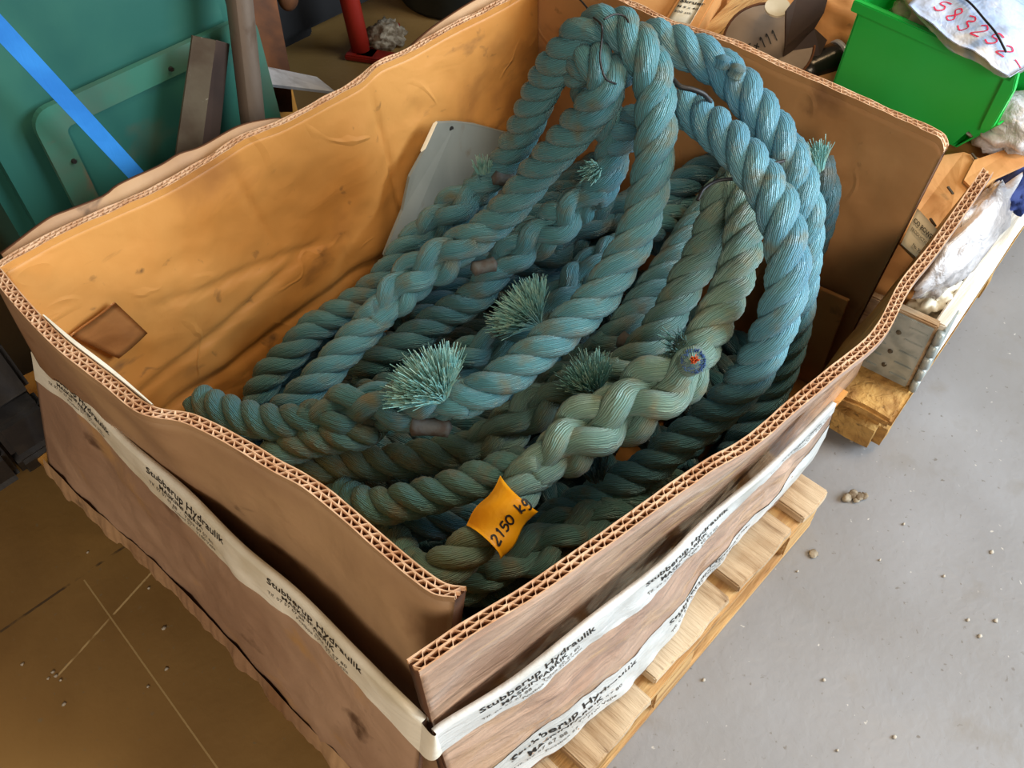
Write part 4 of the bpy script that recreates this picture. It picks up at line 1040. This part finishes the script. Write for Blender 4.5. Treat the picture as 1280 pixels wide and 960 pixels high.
# rim and front border beads
def bead(P, r, nm='rim'):
    return tube(nm, P, r, GREENBIN, GB, 8, 3)
slab('rim', [gpt(-.004, -.012, H * .88), gpt(LN * 1.03, -.012, H * .88), gpt(LN * 1.04, -.012, H), gpt(-.004, -.012, H)], .014, nx, GREENBIN, GB, .002)
slab('rim', [gpt(-.004, Wd, H * .88), gpt(LN * 1.03, Wd, H * .88), gpt(LN * 1.04, Wd, H), gpt(-.004, Wd, H)], .014, nx, GREENBIN, GB, .002)
slab('rim', [gpt(-.012, -.012, H * .88), gpt(-.012, Wd + .012, H * .88), gpt(-.012, Wd + .012, H), gpt(-.012, -.012, H)], .012, e, GREENBIN, GB, .002)
slab('front_border', [gpt(LN * 1.0, -.012, H * .30), gpt(LN * 1.055, -.012, H * .40), gpt(LN * 1.065, -.012, H * .82), gpt(LN * 1.04, -.012, H), gpt(LN * .985, -.012, H * .9), gpt(LN * .99, -.012, H * .36)], .012, nx, GREENBIN, GB, .002)
# bags in the bin
cB = gpt(LN * .35, Wd * .55, H * .95)
tag(crumple('plastic_bundle', cB + Vector((0, 0, .0)), .10, .10, .07, BAGWARM, None, 5, .3, 4, 2.5), 'cream plastic wrapped bundle poking out of the green bin', 'bundle')
WB = thing('plastic_bag', 'bluish clear plastic bag with red handwritten number on the green bin', 'bag', gpt(LN * .8, Wd * .7, H))
q = [Z(1135, 8, .83), Z(1262, 96, .80), Z(1350, 40, .80), Z(1215, -60, .85)]
def bagp(x, y):
    p = q[0].lerp(q[1], x).lerp(q[3].lerp(q[2], x), y)
    return p + Vector((0, 0, .030 * math.sin(PI * max(0, min(1, x))) * math.sin(PI * max(0, min(1, y))) + .010 * noise.fractal(p * 14, 1, 2, 3)))
v = []; f = []; n_ = 30
for k in (0, 1):
    for i in range(n_ + 1):
        for j in range(n_ + 1):
            x, y = i / n_, j / n_; p = bagp(x, y)
            if k: p = p - Vector((0, 0, .002 + .075 * math.sin(PI * x) ** .5 * math.sin(PI * y) ** .5))
            v.append(p)
O = (n_ + 1) ** 2
for i in range(n_):
    for j in range(n_):
        a = i * (n_ + 1) + j; f.append((a, a + n_ + 1, a + n_ + 2, a + 1)); f.append((O + a, O + a + 1, O + a + n_ + 2, O + a + n_ + 1))
for i in range(n_):
    for (a, b) in ((i * (n_ + 1), (i + 1) * (n_ + 1)), (i * (n_ + 1) + n_, (i + 1) * (n_ + 1) + n_), (i, i + 1), (n_ * (n_ + 1) + i, n_ * (n_ + 1) + i + 1)): f.append((a, b, O + b, O + a))
mesh('bag_film', v, f, BAG, WB, True)
def bagf(x, y): return bagp(.16 + x, .10 + y) , Vector((0, 0, 1)) * 1.5
handwriting('red_number', '583252-', bagf, .13, .013, RED_INK, WB, .95, .2)
handwriting('black_number', '27', lambda x, y: (bagp(.42 + x, .62 + y), Vector((0, 0, 1.5))), .10, .010, INK, WB, 1.0, .2)
tube('bag_tie', [bagp(x, y) + Vector((0, 0, .006)) for x, y in ((.12, .36), (.25, .32), (.4, .28), (.55, .24), (.7, .19), (.85, .13))], .002, BLACKWIRE, WB, 6, 6)
tag(crumple('stretch_film', Z(1268, 155, .62), .09, .10, .05, FILM, None, 9, .26, 4, 2.6), 'crumpled white film under the front of the green bin', 'plastic')

# film, cloth and paper along the collar
tag(crumple('stretch_film', Z(1208, 300, .42), .20, .045, .10, FILM, None, 13, .22, 4, 2.4), 'long white film roll between box side and pallet collar', 'plastic')
tag(crumple('folded_cloth', Z(1275, 232, .44), .10, .05, .05, NAVY, None, 17, .3, 4, 2.4), 'navy blue cloth at the right edge behind the collar', 'cloth')
tag(crumple('crumpled_paper', Z(1168, 372, .30), .075, .05, .05, WHITE_LABEL, None, 21, .45, 4, 2.8), 'crumpled white paper in the collar corner', 'paper')
tag(crumple('crumpled_paper', Z(1148, 400, .24), .09, .05, .04, DARKBROWN, None, 23, .45, 4, 2.8), 'crumpled dark brown paper beside the white paper in the collar', 'paper')

# ------------------------------------------------------------------ behind the end panel: cartons, disc, boards
SUP = thing('kraft_carton', 'large kraft carton behind the end panel carrying smaller goods', 'carton', (1.8, .95, 0))
add = shell('k', 1.27, 2.35, .72, 1.16, 0.002, .50, .008, KRAFT_TAN, SUP); add('lid', 1.81, .94, .504, 1.09, .45, .008)
def at(px, py, z): return Z(px, py, z)
def qbox(name, p00, p10, depth, h, mat, label, cat, z, parent=None):
    """box standing on z with its near top edge through the two picture points"""
    A = Z(*p00, z + h); B2 = Z(*p10, z + h); ex_ = (B2 - A); ln = ex_.length; ex_.normalize(); nn = Vector((-ex_.y, ex_.x, 0))
    if nn.x + nn.y < 0: nn = -nn
    c = (A + B2) / 2 + nn * depth / 2
    ang = math.atan2(ex_.y, ex_.x)
    o = box(name, c.x, c.y, z + h / 2, ln, depth, h, mat, parent, .003, Matrix.Rotation(ang, 3, 'Z'))
    if label: tag(o, label, cat)
    return o, A, ex_, nn, ln
qbox('small_carton', (762, -2), (832, 24), .30, .12, KRAFT_TAN, 'plain kraft carton left of the white labelled carton behind the end panel', 'carton', .51)
lc = thing('labelled_carton', 'kraft carton with a white printed label behind the end panel', 'carton', Z(850, 10, .6))
o, A, ex_, nn, ln = qbox('carton_body', (828, 28), (872, 36), .25, .14, KRAFT_TAN, None, None, .51, lc)
patch('carton_label', [A + ex_ * .01 + nn * .01, A + ex_ * (ln * .75) + nn * .01, A + ex_ * (ln * .75) + nn * .16, A + ex_ * .01 + nn * .16], WHITE_LABEL, lc, (0, 0, 1), 4, .003, .0)
printed2('label_print', [('Skruer', .012, .10, .022, True), ('M 8 x 40', .012, .075, .014, False), ('500 stk', .012, .05, .014, False)], lambda x, y: (A + ex_ * x + nn * y, Vector((0, 0, .0045))), INK, lc)
for (a, b, lab_) in (((868, 42), (903, 44), 'pale wooden strip lying beside the labelled carton'), ((888, 36), (930, 56), 'pale wooden strip nearest the grey disc')):
    pA = Z(*a, .60); pB = Z(*b, .60); dirv = (Z(b[0] + 40, b[1] - 42, .60) - pB).normalized(); n2 = Vector((-dirv.y, dirv.x, 0))
    c = (pA + pB) / 2 + dirv * .10
    tag(box('wooden_strip', c.x, c.y, .555, .34, .05, .09, WOODX, None, .003, Matrix.Rotation(math.atan2(dirv.y, dirv.x), 3, 'Z')), lab_, 'wood')
# disc
GD = thing('cardboard_disc', 'round grey brown disc with handwriting behind the end panel', 'disc', Z(955, 45, .58))
dc = Z(958, 62, .60); b = bmesh.new(); bmesh.ops.create_cone(b, cap_ends=True, segments=48, radius1=.105, radius2=.105, depth=.05)
tilt = Matrix.Rotation(math.radians(28), 3, Vector((.6, -.8, 0))); bmesh.ops.rotate(b, verts=b.verts, matrix=tilt); bmesh.ops.translate(b, verts=b.verts, vec=dc); bmobj('disc_body', b, GREYDISC, GD)
dn_ = tilt @ Vector((0, 0, 1)); du = (RT - dn_ * RT.dot(dn_)).normalized(); dv = dn_.cross(du)
def dfn(x, y): return dc + dn_ * .026 + (du * .86 + dv * .5).normalized() * (x - .07) + (dv * .86 - du * .5).normalized() * (y - .005), dn_
handwriting('disc_writing', '85*111', dfn, .026, .0035, INK, GD, .62, .15)
ring = [dc + dn_ * .026 + (du * math.cos(a) + dv * math.sin(a)) * .103 for a in [2 * PI * k / 40 for k in range(41)]]
tube('red_rim', ring, .003, RUST, GD, 6, 1)
# dark folded board
DB = thing('folded_board', 'dark brown folded board between the disc and the kraft lump', 'board', Z(1005, 60, .55))
slab('fold', [Z(983, 12, .74), Z(997, -6, .76), Z(1036, -6, .74), Z(1030, 16, .70), Z(1018, 36, .66), Z(982, 58, .64)], .008, (.3, .4, -.8), DARKBROWN, DB)
slab('fold', [Z(982, 57, .64), Z(1018, 35, .66), Z(1034, 50, .62), Z(1025, 70, .60), Z(999, 90, .57), Z(978, 78, .59)], .008, (.3, .4, -.8), DARKBROWN, DB)
WD_ = tag(slab('white_tag_disc', [Z(972 + 16 * math.cos(a), 8 + 12 * math.sin(a), .70) for a in [2 * PI * k / 20 for k in range(20)]], .004, (0, 0, -1), WHITE_LABEL), 'small round white tag above the disc', 'tag')
tag(crumple('kraft_bundle', Z(1052, 32, .60), .085, .12, .07, KRAFT_TAN, None, 31, .18, 4, 1.6), 'rounded kraft wrapped lump left of the green bin', 'bundle')
CN = thing('metal_can', 'dark shiny metal can lying between the folded board and the green bin', 'can', Z(1030, 82, .56))
ca_, cb_ = Z(1000, 92, .56), Z(1048, 70, .58); P = [ca_.lerp(cb_, i / 4) for i in range(5)]
T, N, Bq = frames(P); vv, ff, uu = tube_geo(P, N, .035, .035, 24); mesh('can_body', vv, ff, DARKMETAL, CN, True, uu)
ee = (cb_ - ca_).normalized(); P = [cb_ - ee * .004, cb_ + ee * .006]; T, N, Bq = frames(P); vv, ff, uu = tube_geo(P, N, .0375, .0375, 24); mesh('can_rim', vv, ff, SILVER, CN, True, uu)
tag(box('kraft_offcut', *(Z(1030, 100, .53)), .10, .16, .03, KRAFT_TAN, None, .002, Matrix.Rotation(.5, 3, 'Z')), 'flat kraft offcut peeking between the can and the end panel', 'cardboard')

# ------------------------------------------------------------------ bits on the floor
dbs = thing('debris_clump', 'crumbly beige debris clump on the floor beyond the pallet corner', 'debris', Z(1068, 620, 0))
for k, (dx, dy, r) in enumerate([(-10, 2, .012), (-2, -2, .013), (6, 1, .012), (13, 0, .010), (2, 4, .009)]):
    p = Z(1068 + dx, 620 + dy, r * .6); crumple('crumb', p, r, r * .8, r * .7, DEBRIS, dbs, k * 3.3, .5, 2, 2.2)
tag(crumple('pebble', Z(1017, 692, .004), .010, .009, .004, DEBRIS, None, 2, .3, 3, 2), 'flat grey pebble on the floor beside the pallet', 'pebble')
FLK = [(997, 714), (1210, 775), (1225, 795), (1130, 655), (1118, 921), (1047, 938), (880, 850), (1245, 776), (1180, 720), (1010, 640), (1100, 700), (1030, 850), (1240, 690), (60, 848), (70, 845), (76, 850), (66, 840), (205, 785), (186, 735), (208, 836), (110, 690), (28, 830), (80, 880), (185, 858)]
CHIP = M('pale_chip', s(178, 170, 156), 0.85)
for k, (x, y) in enumerate(FLK):
    p = Z(x, y, .002); r = .0035 + .003 * ((k * 37) % 5) / 5
    where = 'right' if x > 640 else 'left'
    o = crumple('floor_chip', p, r, r * .7, .0022, CHIP, None, k * 1.7, .5, 1, 2)
    tag(o, 'tiny pale chip on the concrete ' + ('right of the pallet' if x > 640 else 'left of the box'), 'chip', 'pale chips on the floor ' + where)
